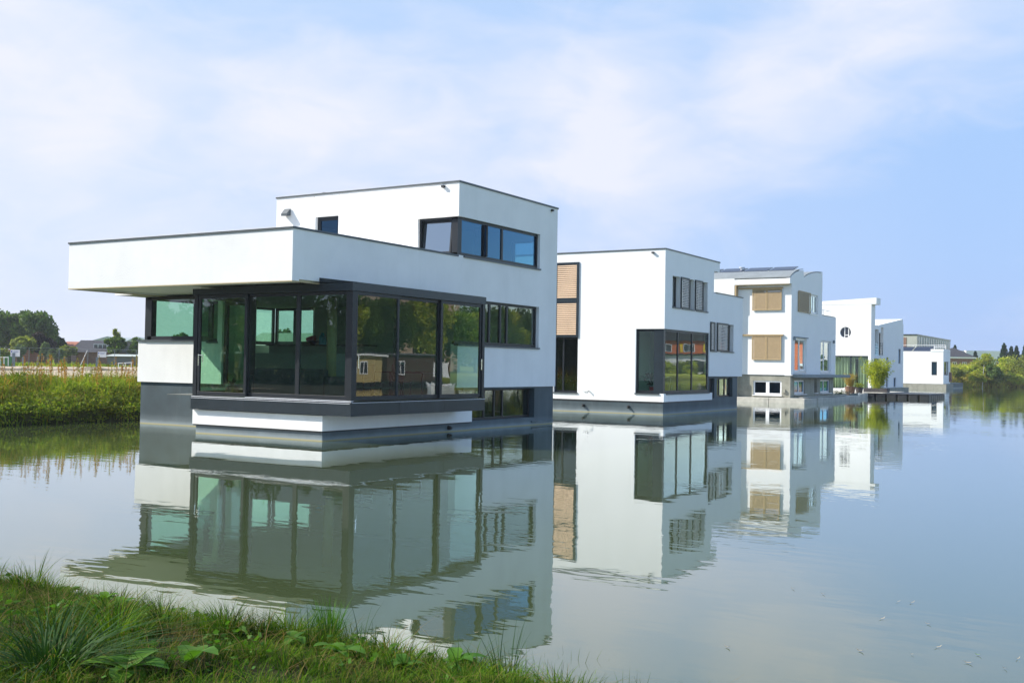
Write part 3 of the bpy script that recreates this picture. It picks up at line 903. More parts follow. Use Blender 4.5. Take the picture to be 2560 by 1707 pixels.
    leaf('sliding_door', 'Y', y0 + .01, x0 + .16, -2.60, handle=-4.38, bot=.10, top=.1)
    leaf('sliding_door', 'Y', y0 + .09, -2.68, -0.80, st=.1)
    leaf('sliding_door', 'Y', y0 + .03, -0.78, x1 - .17, st=.07)
    leaf('sliding_door', 'X', x1 - .02, y0 + .17, -4.30, handle=y0 + .22, st=.06)
    leaf('sliding_door', 'X', x1 - .09, -4.36, -2.30, st=.09)
    leaf('sliding_door', 'X', x1 - .03, -2.32, y1 - .14, handle=y1 - .2, st=.08)
    leaf('sliding_door', 'W', x0 + .02, y0 + .15, -4.27, st=.06)
    for (y, px) in ((-4.33, x1 - .03), (-2.3, x1 - .03)): MB().box(px - .06, px + .004, y - .05, y + .05, 1.075, 3.86).build('mullion', FRAME, canopy)
    # west wing corner window and fixed lights in the wall behind the glazed room
    w = window(H, 'Y', -4.06, -9.30, -6.45, 2.67, 4.04, inset=.08, fw=.09, gmat=GLASSG, sill=.05, sides=(0, 1))
    MB().box(-9.30 - .12, -9.12, -3.98, -3.78, 2.66, 4.04).build('corner_post', FRAME, w)
    MB().box(-9.66, -9.30, -4.10, -3.8, 2.62, 2.665).build('sill', CAP, w)
    window(H, 'W', -9.62, -3.8, -1.8, 2.67, 4.04, inset=.08, fw=.08, gmat=GLASSG, sides=(0, 1), mull=(-3.72,))
    w = window(H, 'Y', -4.06, -6.45, -6.05, 2.62, 3.86, inset=.08, fw=.07, gmat=GLASSG, sill=.05)
    window(H, 'Y', -4.06, -5.85, -4.64, 1.05, 3.86, inset=.08, fw=.14, gmat=GLASSG)
    w = window(H, 'W', -9.62, 0.9, 1.95, 2.66, 4.02, inset=.08, fw=.09, gmat=GLASSG, sides=(1, 1))
    w = window(H, 'N', 2.1, -9.45, -7.5, 2.66, 4.02, mull=(-8.5,), inset=.06, fw=.10, gmat=GLASSG)
    # --- floors and ceilings and inner walls
    fl = MB()
    fl.box(-9.35, -0.27, -4.0, 1.85, 1.335, 1.345); fl.box(-5.9, x1 - .2, y0 + .2, -4.0, 1.04, 1.06); fl.box(-4.4, x1 - .2, -4.0, y1 - .02, 1.04, 1.06)
    fl.build('floor', FLOORM, H)
    fc = MB()
    fc.box(-9.35, -0.27, -3.8, 1.85, 4.0, 4.04); fc.box(-4.5, 0.0, y0 + .14, -4.0, 3.98, 4.02)
    fc.box(-7.36, -.27, .27, 6.0, 4.3, 4.4); fc.box(-7.36, -.27, .27, 6.0, 6.9, 7.0)
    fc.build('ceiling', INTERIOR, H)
    iw = MB()
    iw.box(-7.45, -0.3, 1.86, 2.0, 1.35, 4.0)           # partition behind the living room
    iw.box(-3.0, -2.9, 0.3, 6.0, 4.4, 6.9)
    iw.box(-4.0, -3.9, 2.0, 6.0, 1.35, 4.2)
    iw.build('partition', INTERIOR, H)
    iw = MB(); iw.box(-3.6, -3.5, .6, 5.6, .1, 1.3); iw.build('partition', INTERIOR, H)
    return H


def furnish_near_house():
    G = 'things inside the glazed room'
    s = empty('sofa', (-1.6, -3.2, 1.06), 'dark grey sofa seen through the middle glass door of the nearest house', 'sofa')
    MB().box(-3.6, -1.0, -4.7, -3.9, 1.12, 1.48).build('seat', SOFA, s, bevel=.05)
    MB().box(-3.6, -1.0, -4.95, -4.72, 1.12, 1.85).build('backrest', SOFA, s, bevel=.05)
    for x in (-3.85, -0.98): MB().box(x, x + .22, -4.95, -3.9, 1.12, 1.66).build('armrest', SOFA, s, bevel=.05)
    for (x, y) in ((-3.7, -4.8), (-.95, -4.8), (-3.7, -4.0), (-.95, -4.0)): MB().box(x, x + .05, y, y + .05, 1.06, 1.13).build('leg', CHROME, s)
    k = empty('kitchen_counter', (-7.0, 0.8, 1.345), 'white kitchen counter under the back windows of the nearest house', 'counter')
    MB().box(-9.0, -4.6, 1.2, 1.8, 1.35, 2.62).build('cabinet', WHITEG, k)
    MB().box(-9.05, -4.55, 1.15, 1.84, 2.621, 2.66).build('worktop', BLACKP, k)
    k2 = empty('kitchen_island', (-6.4, -1.0, 1.345), 'long grey kitchen island behind the dark sofa', 'counter')
    MB().box(-7.2, -3.6, -1.4, -0.7, 1.35, 2.28).build('cabinet', WHITEG, k2)
    MB().box(-7.25, -3.55, -1.45, -0.65, 2.281, 2.32).build('worktop', WHITEG, k2)
    c = MB().tube([(-2.5, -2.9, 1.06), (-2.5, -2.9, 3.98)], [.15, .14], 16).build('wooden_post', WOODC, smooth=True)
    tag(c, 'round rough wooden post standing indoors behind the right glass door', 'post')
    so = MB().box(-2.63, -2.53, -3.075, -3.055, 1.40, 1.52).build('wall_socket', WHITEP)
    tag(so, 'small white wall socket on the round wooden post', 'socket')
    d = empty('dining_table', (-0.9, -1.4, 1.06), 'dark dining table behind the round post of the nearest house', 'table')
    MB().box(-1.9, 0.1, -1.9, -.9, 1.76, 1.80).build('table_top', BLACKP, d)
    for (x, y) in ((-1.8, -1.8), (0, -1.8), (-1.8, -1.0), (0, -1.0)): MB().box(x, x + .05, y, y + .05, 1.06, 1.76).build('leg', BLACKP, d)
    def chair(x, y, rz, label):
        t = empty('chair', (x, y, 1.06), label, 'chair', 'dark dining chairs in the nearest house', rz)
        def b(n, *a):
            o = MB().box(*a).build(n, BLACKP); o.parent = t; return o
        b('seat', -.22, .22, -.22, .22, .42, .47); b('backrest', -.22, .22, .18, .22, .5, .95)
        for a in (-.2, .16):
            for c_ in (-.2, .16): b('leg', a, a + .04, c_, c_ + .04, 0, .42)
    chair(-1.5, -2.2, R(180), 'dark dining chair nearest the round post with its back to the glass')
    chair(-0.4, -2.2, R(180), 'dark dining chair at the right end of the table')
    # plant in the left door
    p = empty('potted_plant', (-4.0, -5.4, 1.06), 'small spiky plant in a round dark pot behind the left glass door', 'plant')
    MB().lathe([(.10, 0), (.17, .08), (.18, .2), (.13, .28), (.11, .28)], (-4.0, -5.4, 1.06), 16).build('pot', TERRA, p, smooth=True)
    rng = random.Random(5); mb = MB()
    for i in range(22):
        a = rng.uniform(0, 6.28); e = rng.uniform(.5, 1.3); l = rng.uniform(.2, .36)
        q = Vector((-4.0, -5.4, 1.33)); d1 = Vector((math.cos(a) * math.cos(e), math.sin(a) * math.cos(e), math.sin(e)))
        sd = Vector((-math.sin(a), math.cos(a), 0)) * .022
        m1 = q + d1 * l * .6; tp = q + d1 * l + Vector((0, 0, -.04))
        mb.add([q - sd, q + sd, m1 + sd, m1 - sd, tp], [(0, 1, 2, 3), (3, 2, 4)])
    mb.build('leaf', LF_DARK, p)
    for (nm, x, m, lab, cat) in (('paper_box', -7.3, REDP, 'small red box among the clutter on the kitchen worktop', 'box'), ('water_bottle', -6.65, BLUEP, 'blue bottle on the kitchen worktop beside the window corner', 'bottle')):
        mb = MB()
        if cat == 'box': mb.box(x, x + .3, 1.3, 1.5, 2.75, 2.9, Matrix.Translation((x, 1.3, 2.75)) @ Matrix.Rotation(-.3, 4, 'Y') @ Matrix.Translation((-x, -1.3, -2.75)))
        else: mb.lathe([(.13, 0), (.13, .26), (.06, .36), (.05, .42)], (x, 1.4, 2.66), 14)
        tag(mb.build(nm, m), lab, cat)
    b = MB(); b.lathe([(.08, 0), (.2, .12), (.22, .14)], (-7.1, 1.4, 2.66), 16)
    tag(b.build('bowl', BLACKP), 'dark bowl on the kitchen worktop under the red box', 'bowl')
    # basement room things seen through the hull window
    c = empty('office_chair', (-1.2, 4.1, .1), 'dark chair back seen through the low window at the waterline', 'chair')
    MB().box(-1.35, -1.28, 3.9, 4.3, .45, .95).build('backrest', BLACKP, c, bevel=.02)
    MB().box(-1.28, -.85, 3.9, 4.3, .35, .45).build('seat', BLACKP, c, bevel=.02)


# ------------------------------------------------------------ house 2
def build_second_house():
    H = empty('floating_house', (-5.0, 21.0, 0.0), 'second white floating house, dark glazed lower corner and brown wooden louvre shutters', 'house',
              'white floating houses moored along the pond')
    T = 0.28; xr = -0.10; y0 = 16.29
    mb = MB()
    panel(mb, 'Y', y0, -10.0, xr, 0.56, 7.27, T, [(-5.62, -4.38, 0.86, 6.85), (-1.47, 1, 0.92, 3.77)])
    panel(mb, 'X', xr, y0 + T, 22.27, 3.77, 7.27, T, [(17.13, 18.0, 4.78, 6.17), (18.25, 19.74, 4.78, 6.17), (20.0, 21.43, 4.78, 6.17)])
    panel(mb, 'X', xr, y0 + T, 22.2, 0.56, 0.90, T)
    panel(mb, 'N', 22.55, -10.0, xr - .3, 5.0, 6.8, T)
    mb.box(-10, xr, 22.27, 23.04, 6.81, 7.27)
    panel(mb, 'X', xr, 21.75, 26.2, 1.69, 3.77, T, [(21.9, 22.66, 2.93, 5), (23.3, 25.12, 2.93, 5)])
    panel(mb, 'X', xr, 22.27, 26.2, 3.77, 5.75, T, [(22.2, 22.66, 2.93, 4.30), (23.3, 25.12, 2.93, 4.30)])
    panel(mb, 'N', 26.48, -10.0, xr, 1.69, 5.75, T)
    mb.box(-10, -9.7, y0 + T, 26.2, .56, 5.7)
    mb.box(-10, -9.7, y0 + T, 22.2, 5.7, 7.27)
    mb.build('wall', PLASTER2, H)
    MB().box(-9.7, -.38, y0 + .28, 22.5, 7.0, 7.1).box(-9.7, -.38, 22.56, 26.2, 5.5, 5.6).build('roof', ROOFM, H)
    cap_ring(H, -10, xr, y0, 23.04, 7.27, .055)
    c = MB(); c.box(-10.03, xr + .03, 26.16, 26.5, 5.75, 5.8); c.box(xr - .3, xr + .03, 22.56, 26.16, 5.75, 5.8); c.build('roof_edge', CAP, H)
    # hull
    hb = MB()
    hb.box(-9.9, xr - .04, y0 + .03, 22.16, -.6, 0.50)
    panel(hb, 'X', xr - .07, 21.7, 25.95, 0.5, 1.69, .3, [(21.9, 22.66, .62, 1.6), (23.05, 25.25, .66, 1.62)])
    hb.box(-9.9, xr - .07, 22.16, 25.95, -.6, 0.5)
    hb.box(-9.9, -3.0, 22.2, 25.95, .5, 1.69)
    hull = hb.build('hull', HULL, H)
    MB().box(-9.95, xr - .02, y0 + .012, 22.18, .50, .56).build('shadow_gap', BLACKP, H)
    lug(H, -4.05, y0 + .03, .29); lug(H, -1.79, y0 + .03, .29)
    # bay glazing
    w = window(H, 'Y', y0, -1.47, xr - .24, 0.92, 3.77, inset=.08, fw=.10, gmat=GLASSG, sides=(1, 0), sill=.04)
    MB().box(-0.62, xr - .06, y0 + .06, y0 + .26, .92, 3.77).build('corner_post', PANELD, w)
    window(H, 'X', xr, y0 + .26, 21.75, 0.92, 3.77, mull=(18.0, 19.70), inset=.06, fw=.10, gmat=GLASSG, sides=(0, 1), sill=.04, mw=.09)
    # tall opening lower left with glazing, louvre shutters above it
    window(H, 'Y', y0, -5.62, -4.38, 0.86, 3.40, mull=(-5.18,), inset=.10, fw=.07, gmat=GLASSG, sill=.04)
    shutter(H, 'Y', y0, -5.62, -4.36, 5.10, 6.86, PANELD, WOODW, 17, fw=.11)
    shutter(H, 'Y', y0, -5.62, -4.36, 3.40, 5.095, PANELD, WOODW, 17, fw=.11)
    window(H, 'Y', y0, -5.62, -4.38, 3.42, 6.84, mull=(-5.0,), rails=(5.1,), inset=.14, fw=.06)
    # upper shadow windows with sliding louvres
    for (a, b) in ((17.13, 18.0), (18.25, 19.74), (20.0, 21.43)):
        window(H, 'X', xr, a, b, 4.78, 6.17, mull=((a + b) / 2,), inset=.2, fw=.06, sill=.05)
    for (a, b) in ((18.02, 19.0), (19.76, 20.68)):
        shutter(H, 'X', xr, a, b, 4.77, 6.19, FRAME, WOODG, 17, fw=.07, off=.02)
    for (a, b) in ((21.9, 22.66), (23.3, 25.12)):
        window(H, 'X', xr, a, b, 2.93, 4.30, mull=((a + b) / 2,), inset=.2, fw=.06, sill=.05)
    for (a, b) in ((21.8, 22.3), (22.7, 24.2)):
        shutter(H, 'X', xr, a, b, 2.92, 4.32, FRAME, WOODG, 17, fw=.07, off=.02)
    window(H, 'X', xr - .07, 23.05, 25.25, .66, 1.62, mull=(23.7, 24.5), inset=.14, fw=.07)
    MB().box(xr - .3, xr - .22, 21.9, 22.66, .62, 1.6).build('hatch', BLACKP, H)
    b = MB(); b.box(-.73, -.63, y0 - .1, y0, 7.10, 7.17); b.build('overflow_spout', BLACKP, H)
    b = MB(); b.tube([(xr - .3, 22.66, 6.80), (xr - .3, 22.75, 6.66), (xr - .3, 22.78, 6.5), (xr - .3, 22.66, 6.42)], .035, 8); b.build('drain_pipe', BLACKP, H)
    b = MB(); b.tube([(-3.76, y0, .945), (-3.76, y0 - .1, .945)], .025); b.tube([(-3.76, y0 - .1, .985), (-3.76, y0 - .1, .90)], .012)
    b.build('garden_tap', CHROME, H); b = MB()
    b.tube([(-4.05, y0 - .03, .93), (-3.9, y0 - .03, .93), (-3.9, y0 - .03, .99)], .012)
    b.build('hose_hook', CHROME, H)
    # inside
    f = MB(); f.box(-9.6, xr - .3, y0 + .3, 22.1, .87, .90); f.box(-9.6, xr - .3, y0 + .35, 22.2, 3.95, 4.15); f.box(-9.6, xr - .3, 22.3, 26, 2.5, 2.6)
    f.build('floor', FLOORM, H)
    f = MB(); f.box(-3.4, -3.3, y0 + .3, 22, .9, 3.95); f.box(-7.2, -7.1, y0 + .3, 22, .9, 7.0); f.box(-9.6, -.4, 21.9, 22.0, .9, 3.9); f.box(-3.4, -3.3, y0 + .3, 22, 4.15, 7)
    f.build('partition', INTERIOR, H)
    # things in its windows
    c = empty('armchair', (-4.75, 17.3, .9), 'black leather chair on thin steel legs behind the tall narrow window', 'chair')
    MB().box(-5.0, -4.5, 17.45, 17.55, 1.35, 1.75).build('backrest', BLACKP, c, bevel=.03)
    MB().box(-5.0, -4.5, 17.0, 17.45, 1.3, 1.38).build('seat', BLACKP, c, bevel=.03)
    for (x, y) in ((-4.98, 17.05), (-4.55, 17.05), (-4.98, 17.48), (-4.55, 17.48)): MB().tube([(x, y, .9), (x, y, 1.3)], .015).build('leg', CHROME, c)
    leafy_pot('house_plant', (-5.35, 16.8, .9), .12, .55, .32, LF_DARK, 'green house plant behind the tall narrow window of the second house', seed=3)
    leafy_pot('house_plant', (-0.95, 16.95, .9), .13, .75, .42, LF_DARK, 'leafy green plant in a pot behind the lower corner glass of the second house', seed=4, potm=REDP)
    t = empty('dining_table', (-1.5, 18.2, .9), 'pale dining table behind the large window of the second house', 'table')
    MB().box(-2.2, -.9, 17.4, 19.2, 1.62, 1.66).build('table_top', WHITEG, t)
    for (x, y) in ((-2.1, 17.5), (-1.0, 17.5), (-2.1, 19.1), (-1.0, 19.1)): MB().box(x, x + .05, y, y + .05, .9, 1.62).build('leg', CHROME, t)
    return H


# ------------------------------------------------------------ house 3, beige shutters, vaulted roofs
def build_third_house():
    H = empty('floating_house', (-5.5, 45.0, 0.0), 'white floating house with beige louvre shutters and two curved roof vaults, third in the row', 'house',
              'white floating houses moored along the pond')
    T = .28; xr = -1.55; y0 = 39.88
    mb = MB()
    panel(mb, 'Y', y0, -5.2, xr, 1.75, 7.54, T, [(-4.0, -2.2, 5.95, 7.15), (-4.0, -2.2, 2.8, 4.15)])
    panel(mb, 'Y', y0 - .38, -11.0, -5.2, 1.75, 7.95, T)
    mb.box(-5.46, -5.2, y0 - .1, y0, 1.75, 7.54)
    panel(mb, 'X', xr, y0 + T, 47.0, 1.75, 7.54, T, [(43.94, 46.0, 5.87, 7.18), (40.65, 43.32, 1.93, 4.14), (46.75, 49.5, 1.93, 4.16)])
    panel(mb, 'X', xr, 47.0, 50.42, 1.75, 5.9, T, [(46.7, 49.5, 1.93, 4.16)])
    # shadow-side gable with the two vault profiles
    def vault(ya, yb, za, zb, bulge=.16, n=10):
        pts = []
        for i in range(n + 1):
            t = i / n
            pts.append((ya + (yb - ya) * t, za + (zb - za) * (t ** .75) + bulge * math.sin(math.pi * t) * .6))
        return pts
    prof = vault(y0 - .38, 42.45, 7.86, 8.62) + vault(42.62, 47.05, 8.16, 8.82)
    mb.prism([(y0 - .38, 7.54)] + prof + [(47.05, 7.54)], 'X', xr - .25, xr)
    mb.prism([(y0 - .38, 7.54), (y0 - .38, 7.86), (y0 - .10, 7.95), (y0 + .3, 7.95), (y0 + .3, 7.54)], 'X', -5.2, xr - .25)
    panel(mb, 'N', 50.42 + T, -11, xr, 1.75, 5.9, T)
    panel(mb, 'N', 47.0 + T, -11, xr - .26, 5.9, 7.6, T)
    mb.build('wall', PLASTER2, H)
    rf = MB()
    rp = vault(y0 - .36, 42.45, 7.98, 8.72) ; rp2 = vault(42.62, 47.05, 8.24, 8.9)
    for q in (rp, rp2):
        lo = [(y, z - .05) for y, z in q][::-1]
        rf.prism(q + lo, 'X', -11, xr - .01)
    rf.box(-11, xr - .3, 42.45, 42.5, 8.1, 8.66)
    rf.box(-10.7, xr - .28, 47.3, 50.4, 5.6, 5.7)
    roof = rf.build('roof', ROOFM, H)
    e = MB(); e.tube([(-5.5, 41.8, 8.5), (-5.5, 41.8, 8.85)], .11); e.lathe([(.2, 0), (.2, .05)], (-5.5, 41.8, 8.85)); e.build('chimney', ALU, roof)
    for i in range(5):
        x = -10.2 + i * 1.7
        MB().add([(x, 41.0, 8.55), (x + 1.55, 41.0, 8.55), (x + 1.55, 42.3, 8.88), (x, 42.3, 8.88), (x, 41.0, 8.5), (x + 1.55, 41.0, 8.5), (x + 1.55, 42.3, 8.83), (x, 42.3, 8.83)],
                 [(0, 1, 2, 3), (7, 6, 5, 4), (0, 4, 5, 1), (1, 5, 6, 2), (2, 6, 7, 3), (3, 7, 4, 0)]).build('solar_panel', SOLAR, roof)
    # soffit + beige rails
    b = MB(); b.box(-5.2, -1.62, y0 - .37, y0 - .01, 7.50, 7.538); b.box(-5.2, -5.08, y0 - .37, y0 - .01, 6.2, 7.50); b.box(-5.0, -2.1, y0 - .09, y0 - .005, 7.26, 7.36)
    b.build('shutter_rail', BEIGE, H)
    b = MB(); b.box(-5.0, -2.05, y0 - .12, y0 - .005, 4.24, 4.34); b.build('shutter_rail', BEIGE, H)
    for (a, c_) in ((-4.09, -3.15), (-3.14, -2.17)):
        shutter(H, 'Y', y0, a, c_, 5.88, 7.26, BEIGE, BEIGE, 22, fw=.06, off=.05)
        shutter(H, 'Y', y0, a, c_, 2.70, 4.23, BEIGE, BEIGE, 24, fw=.06, off=.05)
    shutter(H, 'X', xr, 41.2, 43.94, 5.87, 7.22, BEIGE, BEIGE, 24, fw=.05, off=.05)
    w = window(H, 'X', xr, 43.96, 46.0, 5.87, 7.18, mull=(45.1,), fmat=FRAMEW, inset=.1, fw=.12, sill=.06)
    sash(w, 'X', xr - .08, 44.1, 45.0, 5.95, 7.1, fmat=FRAMEW, tilt=R(6), fw=.08)
    w = window(H, 'X', xr, 40.65, 43.32, 1.93, 4.14, mull=(41.95,), fmat=FRAMEW, inset=.1, fw=.12, sill=.05)
    sash(w, 'X', xr - .06, 42.05, 43.2, 2.05, 4.05, fmat=FRAMEW, tilt=R(5), fw=.1)
    w = window(H, 'X', xr, 46.75, 49.5, 1.93, 4.16, mull=(47.9,), fmat=FRAMEW, inset=.1, fw=.12, sill=.05)
    b = MB(); b.box(xr, xr + .08, 40.5, 43.5, 4.17, 4.23); b.box(xr, xr + .1, 40.3, 40.6, 4.0, 4.2); b.box(xr, xr + .1, 49.9, 50.2, 4.05, 4.25)
    b.build('door_hood', POSTG, H)
    # plinth
    p = MB()
    panel(p, 'Y', y0 + .06, -11.0, xr - .05, .1, 1.72, T, [(-4.02, -2.16, .45, 1.37)])
    panel(p, 'X', xr - .05, y0 + .06 + T, 50.35, .1, 1.72, T, [(40.8, 43.2, .52, 1.42), (45.3, 46.1, .56, 1.47), (46.9, 49.4, .52, 1.44)])
    p.box(-11, -5.0, y0 - .35, y0 + .05, .1, 1.72)
    pl = p.build('plinth', CONCRETE, H)
    window(H, 'Y', y0 + .06, -4.02, -2.16, .45, 1.37, mull=(-3.08,), fmat=FRAMEW, inset=.05, fw=.1, sill=.08, mw=.22, gmat=GLASSB)
    window(H, 'X', xr - .05, 40.8, 43.2, .52, 1.42, mull=(42.0,), fmat=FRAMEW, inset=.08, fw=.1, sill=.15, gmat=GLASSB)
    window(H, 'X', xr - .05, 45.3, 46.1, .56, 1.47, fmat=FRAMEW, inset=.2, fw=.06, sill=.1, gmat=GLASSB)
    window(H, 'X', xr - .05, 46.9, 49.4, .52, 1.44, mull=(48.0,), fmat=FRAMEW, inset=.08, fw=.1, sill=.15, gmat=GLASSB)
    MB().box(-2.08, -1.9, y0 - .04, y0 + .06, .62, .82).build('meter_box', CONCRETE, H)
    a = MB(); a.box(xr, xr + .62, 40.2, 50.4, 1.60, 1.80); a.box(xr - .3, xr + .3, 50.4, 53.8, 1.60, 1.80); a.build('awning', POSTG, H, bevel=.01)
    r = MB()
    for y in (47.4, 48.4, 49.4, 50.3): r.tube([(xr - .3, y, 5.9), (xr - .3, y, 6.35)], .02)
    r.tube([(xr - .3, 47.1, 6.35), (xr - .3, 50.3, 6.35)], .02); r.tube([(xr - .3, 50.3, 6.35), (-6, 50.3, 6.35)], .02)
    r.build('railing', FRAMEW, H)
    c = MB(); c.box(xr - .3, xr + .02, 47.0, 50.44, 5.9, 5.94); c.build('roof_edge', POSTG, H)
    f = MB(); f.box(-10.7, xr - .3, y0 + .3, 50.3, 1.5, 1.6); f.box(-10.7, xr - .3, y0 + .3, 50.3, 4.5, 4.6); f.build('floor', FLOORM, H)
    f = MB(); f.box(-5.2, -5.1, y0 + .3, 50.2, .2, 7.5); f.build('partition', INTERIOR, H)
    return H


def build_stone_dock():
    H = empty('dock', (-3, 42, 0), 'pale concrete walkway around the third house, just above the water', 'dock')
    rng = random.Random(2)
    mb = MB()
    x = -11.0
    while x < -0.5:
        w = rng.uniform(1.5, 2.4); xe = min(x + w, -0.45)
        if xe > -1.2: xe = -0.45
        mb.box(x + .012, xe - .012, 39.15, 39.92, -.4, .30 + rng.uniform(-.015, .01))
        x = xe
        if xe >= -.46: break
    y = 39.93
    while y < 53.2:
        w = rng.uniform(1.5, 2.6); ye = min(y + w, 53.6)
        mb.box(-1.58, -.45 + rng.uniform(-.03, .03), y + .012, ye - .012, -.4, .29 + rng.uniform(-.02, .02)); y = ye
    mb.build('deck_block', CONCL, H, bevel=.015)
    for i in range(9):
        y = 40.6 + i * 1.3 + rng.uniform(-.3, .3); l = rng.uniform(.7, 1.5)
        m = Matrix.Translation((-1.0 + rng.uniform(-.15, .15), y, .33)) @ Matrix.Rotation(rng.uniform(-.4, .4) + 1.4, 4, 'Z')
        o = MB().box(-l / 2, l / 2, -.12, .12, 0, .035, m).build('board', CONCL)
        tag(o, None, 'board', 'loose grey boards lying on the concrete walkway')
        o['label'] = ['nearest', 'second nearest', 'third nearest', 'fourth nearest', 'fifth nearest', 'sixth nearest', 'seventh nearest', 'second farthest', 'farthest'][i] + ' of the loose grey boards on the concrete walkway'


# ------------------------------------------------------------ house 4
def build_fourth_house():
    H = empty('floating_house', (-6, 76, 0), 'fourth white floating house, round porthole above a wide curtained window', 'house',
              'white floating houses moored along the pond')
    T = .3; y0 = 70.0; xr = -3.43; c = (-5.67, 5.56); r = .50
    mb = MB()
    # front wall with porthole: quads around the circle
    xl = -13.0
    holes = [(c[0] - r - .1, c[0] + r + .1, c[1] - r - .1, c[1] + r + .1), (-10.0, -3.67, .5, 3.47)]
    panel(mb, 'Y', y0, xl, xr, .55, 8.05, T, holes)
    n = 32; s = r + .1
    sq = []
    for k in range(n):
        a = 2 * math.pi * k / n; m = s / max(abs(math.cos(a)), abs(math.sin(a)))
        sq.append((c[0] + m * math.cos(a), c[1] + m * math.sin(a)))
    ci = [(c[0] + r * math.cos(2 * math.pi * k / n), c[1] + r * math.sin(2 * math.pi * k / n)) for k in range(n)]
    vs = [(p[0], y0, p[1]) for p in sq] + [(p[0], y0, p[1]) for p in ci] + [(p[0], y0 + T, p[1]) for p in ci]
    mb.add(vs, [(k, (k + 1) % n, n + (k + 1) % n, n + k) for k in range(n)] + [(n + k, n + (k + 1) % n, 2 * n + (k + 1) % n, 2 * n + k) for k in range(n)])
    mb.box(xr - T, xr, y0 + T, y0 + 1.2, .55, 8.05)
    panel(mb, 'N', y0 + 1.5, -13.0, xr, 3.5, 8.05, T)
    mb.prism([(-13.0, 8.05), (-3.0, 8.05), (-3.0, 8.62), (-13.0, 8.10)], 'Y', y0 - .02, y0 + 1.6)
    panel(mb, 'X', -5.4, y0 + 1.5, 76.0, .55, 6.3, T, [(72.0, 75.6, .6, 3.2), (72.0, 75.6, 3.7, 5.9)])
    mb.box(-5.4, -4.1, y0 + 1.5, 76.0, 3.3, 3.6); mb.box(-5.4, -4.1, y0 + 1.5, 76.0, 6.0, 6.4)
    # second volume
    panel(mb, 'X', -4.1, 76.9, 86.9, .55, 3.6, T, [(79.4, 80.26, .6, 3.49), (82.67, 83.84, .6, 1.52), (84.9, 86.0, 2.93, 5)])
    panel(mb, 'X', -4.1, 78.0, 86.9, 3.6, 6.3, T, [(84.9, 86.0, 2.93, 4.42)])
    mb.prism([(76.0, 6.3), (76.0, 6.45), (86.9, 7.5), (86.9, 6.3)], 'X', -13.0, -4.1)
    mb.box(-4.4, -4.1, 76.0, 77.0, 3.3, 3.62); mb.box(-4.4, -4.1, 76.0, 77.0, 5.75, 6.3)
    mb.box(-4.4, -4.12, 76.0, 76.2, 3.62, 5.75)
    panel(mb, 'N', 86.9 + T, -13, -4.1, .55, 7.0, T)
    mb.build('wall', PLASTER2, H)
    h = MB(); h.box(-13, -3.5, 70.1, 87, -.6, .55); h.build('hull', CONCRETE, H)
    p = MB()
    p.lathe([(r, 0), (r - .03, 0), (r - .03, .1), (r, .1)], (0, 0, 0), 32, cap=False)
    p.v = [(c[0] + x, y0 + .1 + z, c[1] + y) for x, y, z in p.v]
    p.box(c[0] - .12, c[0] - .06, y0 + .12, y0 + .2, c[1] - .45, c[1] + .45); p.box(c[0] + .22, c[0] + .28, y0 + .12, y0 + .2, c[1] - .4, c[1] + .4)
    p.box(c[0] - .06, c[0] + .22, y0 + .12, y0 + .2, c[1] - .28, c[1] - .22)
    po = p.build('porthole', FRAMEW, H)
    g = MB(); g.prism([(c[0] + (r - .03) * math.cos(2 * math.pi * k / 32), c[1] + (r - .03) * math.sin(2 * math.pi * k / 32)) for k in range(32)], 'Y', y0 + .15, y0 + .16)
    g.build('pane', GLASSB_S, po)
    w = window(H, 'Y', y0, -10.0, -3.67, .5, 3.47, mull=(-8.4, -6.8, -5.2), fmat=PANELD, inset=.1, fw=.09, gmat=GLASS)
    cu = MB(); x = -9.9; rng = random.Random(8)
    for part in range(2):
        pass
    V = []; xs = np.arange(-9.9, -3.75, .06)
    for zi, z in enumerate((.6, 3.35)):
        for i, x in enumerate(xs):
            V.append((x, y0 + .45 + .09 * math.sin(i * 1.35) + .05 * math.sin(i * .5), z))
    n2 = len(xs)
    # leave gaps where the curtain is drawn apart
    fs = [(i, i + 1, n2 + i + 1, n2 + i) for i in range(n2 - 1) if not (-7.3 < xs[i] < -6.9 or -4.9 < xs[i] < -4.65)]
    cu.add(V, fs); cu.build('curtain', CURT, H)
    window(H, 'X', -5.4, 72.0, 75.6, .6, 3.2, mull=(73.3, 74.5), inset=.1, fw=.09, gmat=GLASSG)
    window(H, 'X', -5.4, 72.0, 75.6, 3.7, 5.9, mull=(73.3, 74.5), inset=.1, fw=.09, gmat=GLASSB)
    window(H, 'X', -4.1, 79.4, 80.26, .6, 3.49, inset=.12, fw=.07, gmat=GLASSB)
    window(H, 'X', -4.1, 82.67, 83.84, .6, 1.52, inset=.12, fw=.07, gmat=GLASSB)
    window(H, 'X', -4.1, 84.9, 86.0, 2.93, 4.42, inset=.12, fw=.07, gmat=GLASSB)
    rl = MB()
    for z in (3.8, 4.05, 4.3, 4.55, 4.8): rl.tube([(-4.15, 71.6, z), (-4.15, 78.0, z)], .015)
    for y in (71.7, 73.2, 74.7, 76.25, 77.1, 77.9): rl.tube([(-4.15, y, 3.62), (-4.15, y, 4.85)], .02)
    rl.build('balcony_railing', POSTG, H)
    MB().box(-8, -7.9, 76.4, 86.5, .6, 6).build('partition', INTERIOR, H)
    MB().box(-12.9, -3.8, 70.4, 76.5, .55, .6).box(-12.9, -4.5, 70.4, 86, 3.5, 3.6).build('floor', FLOORM, H)
    return H


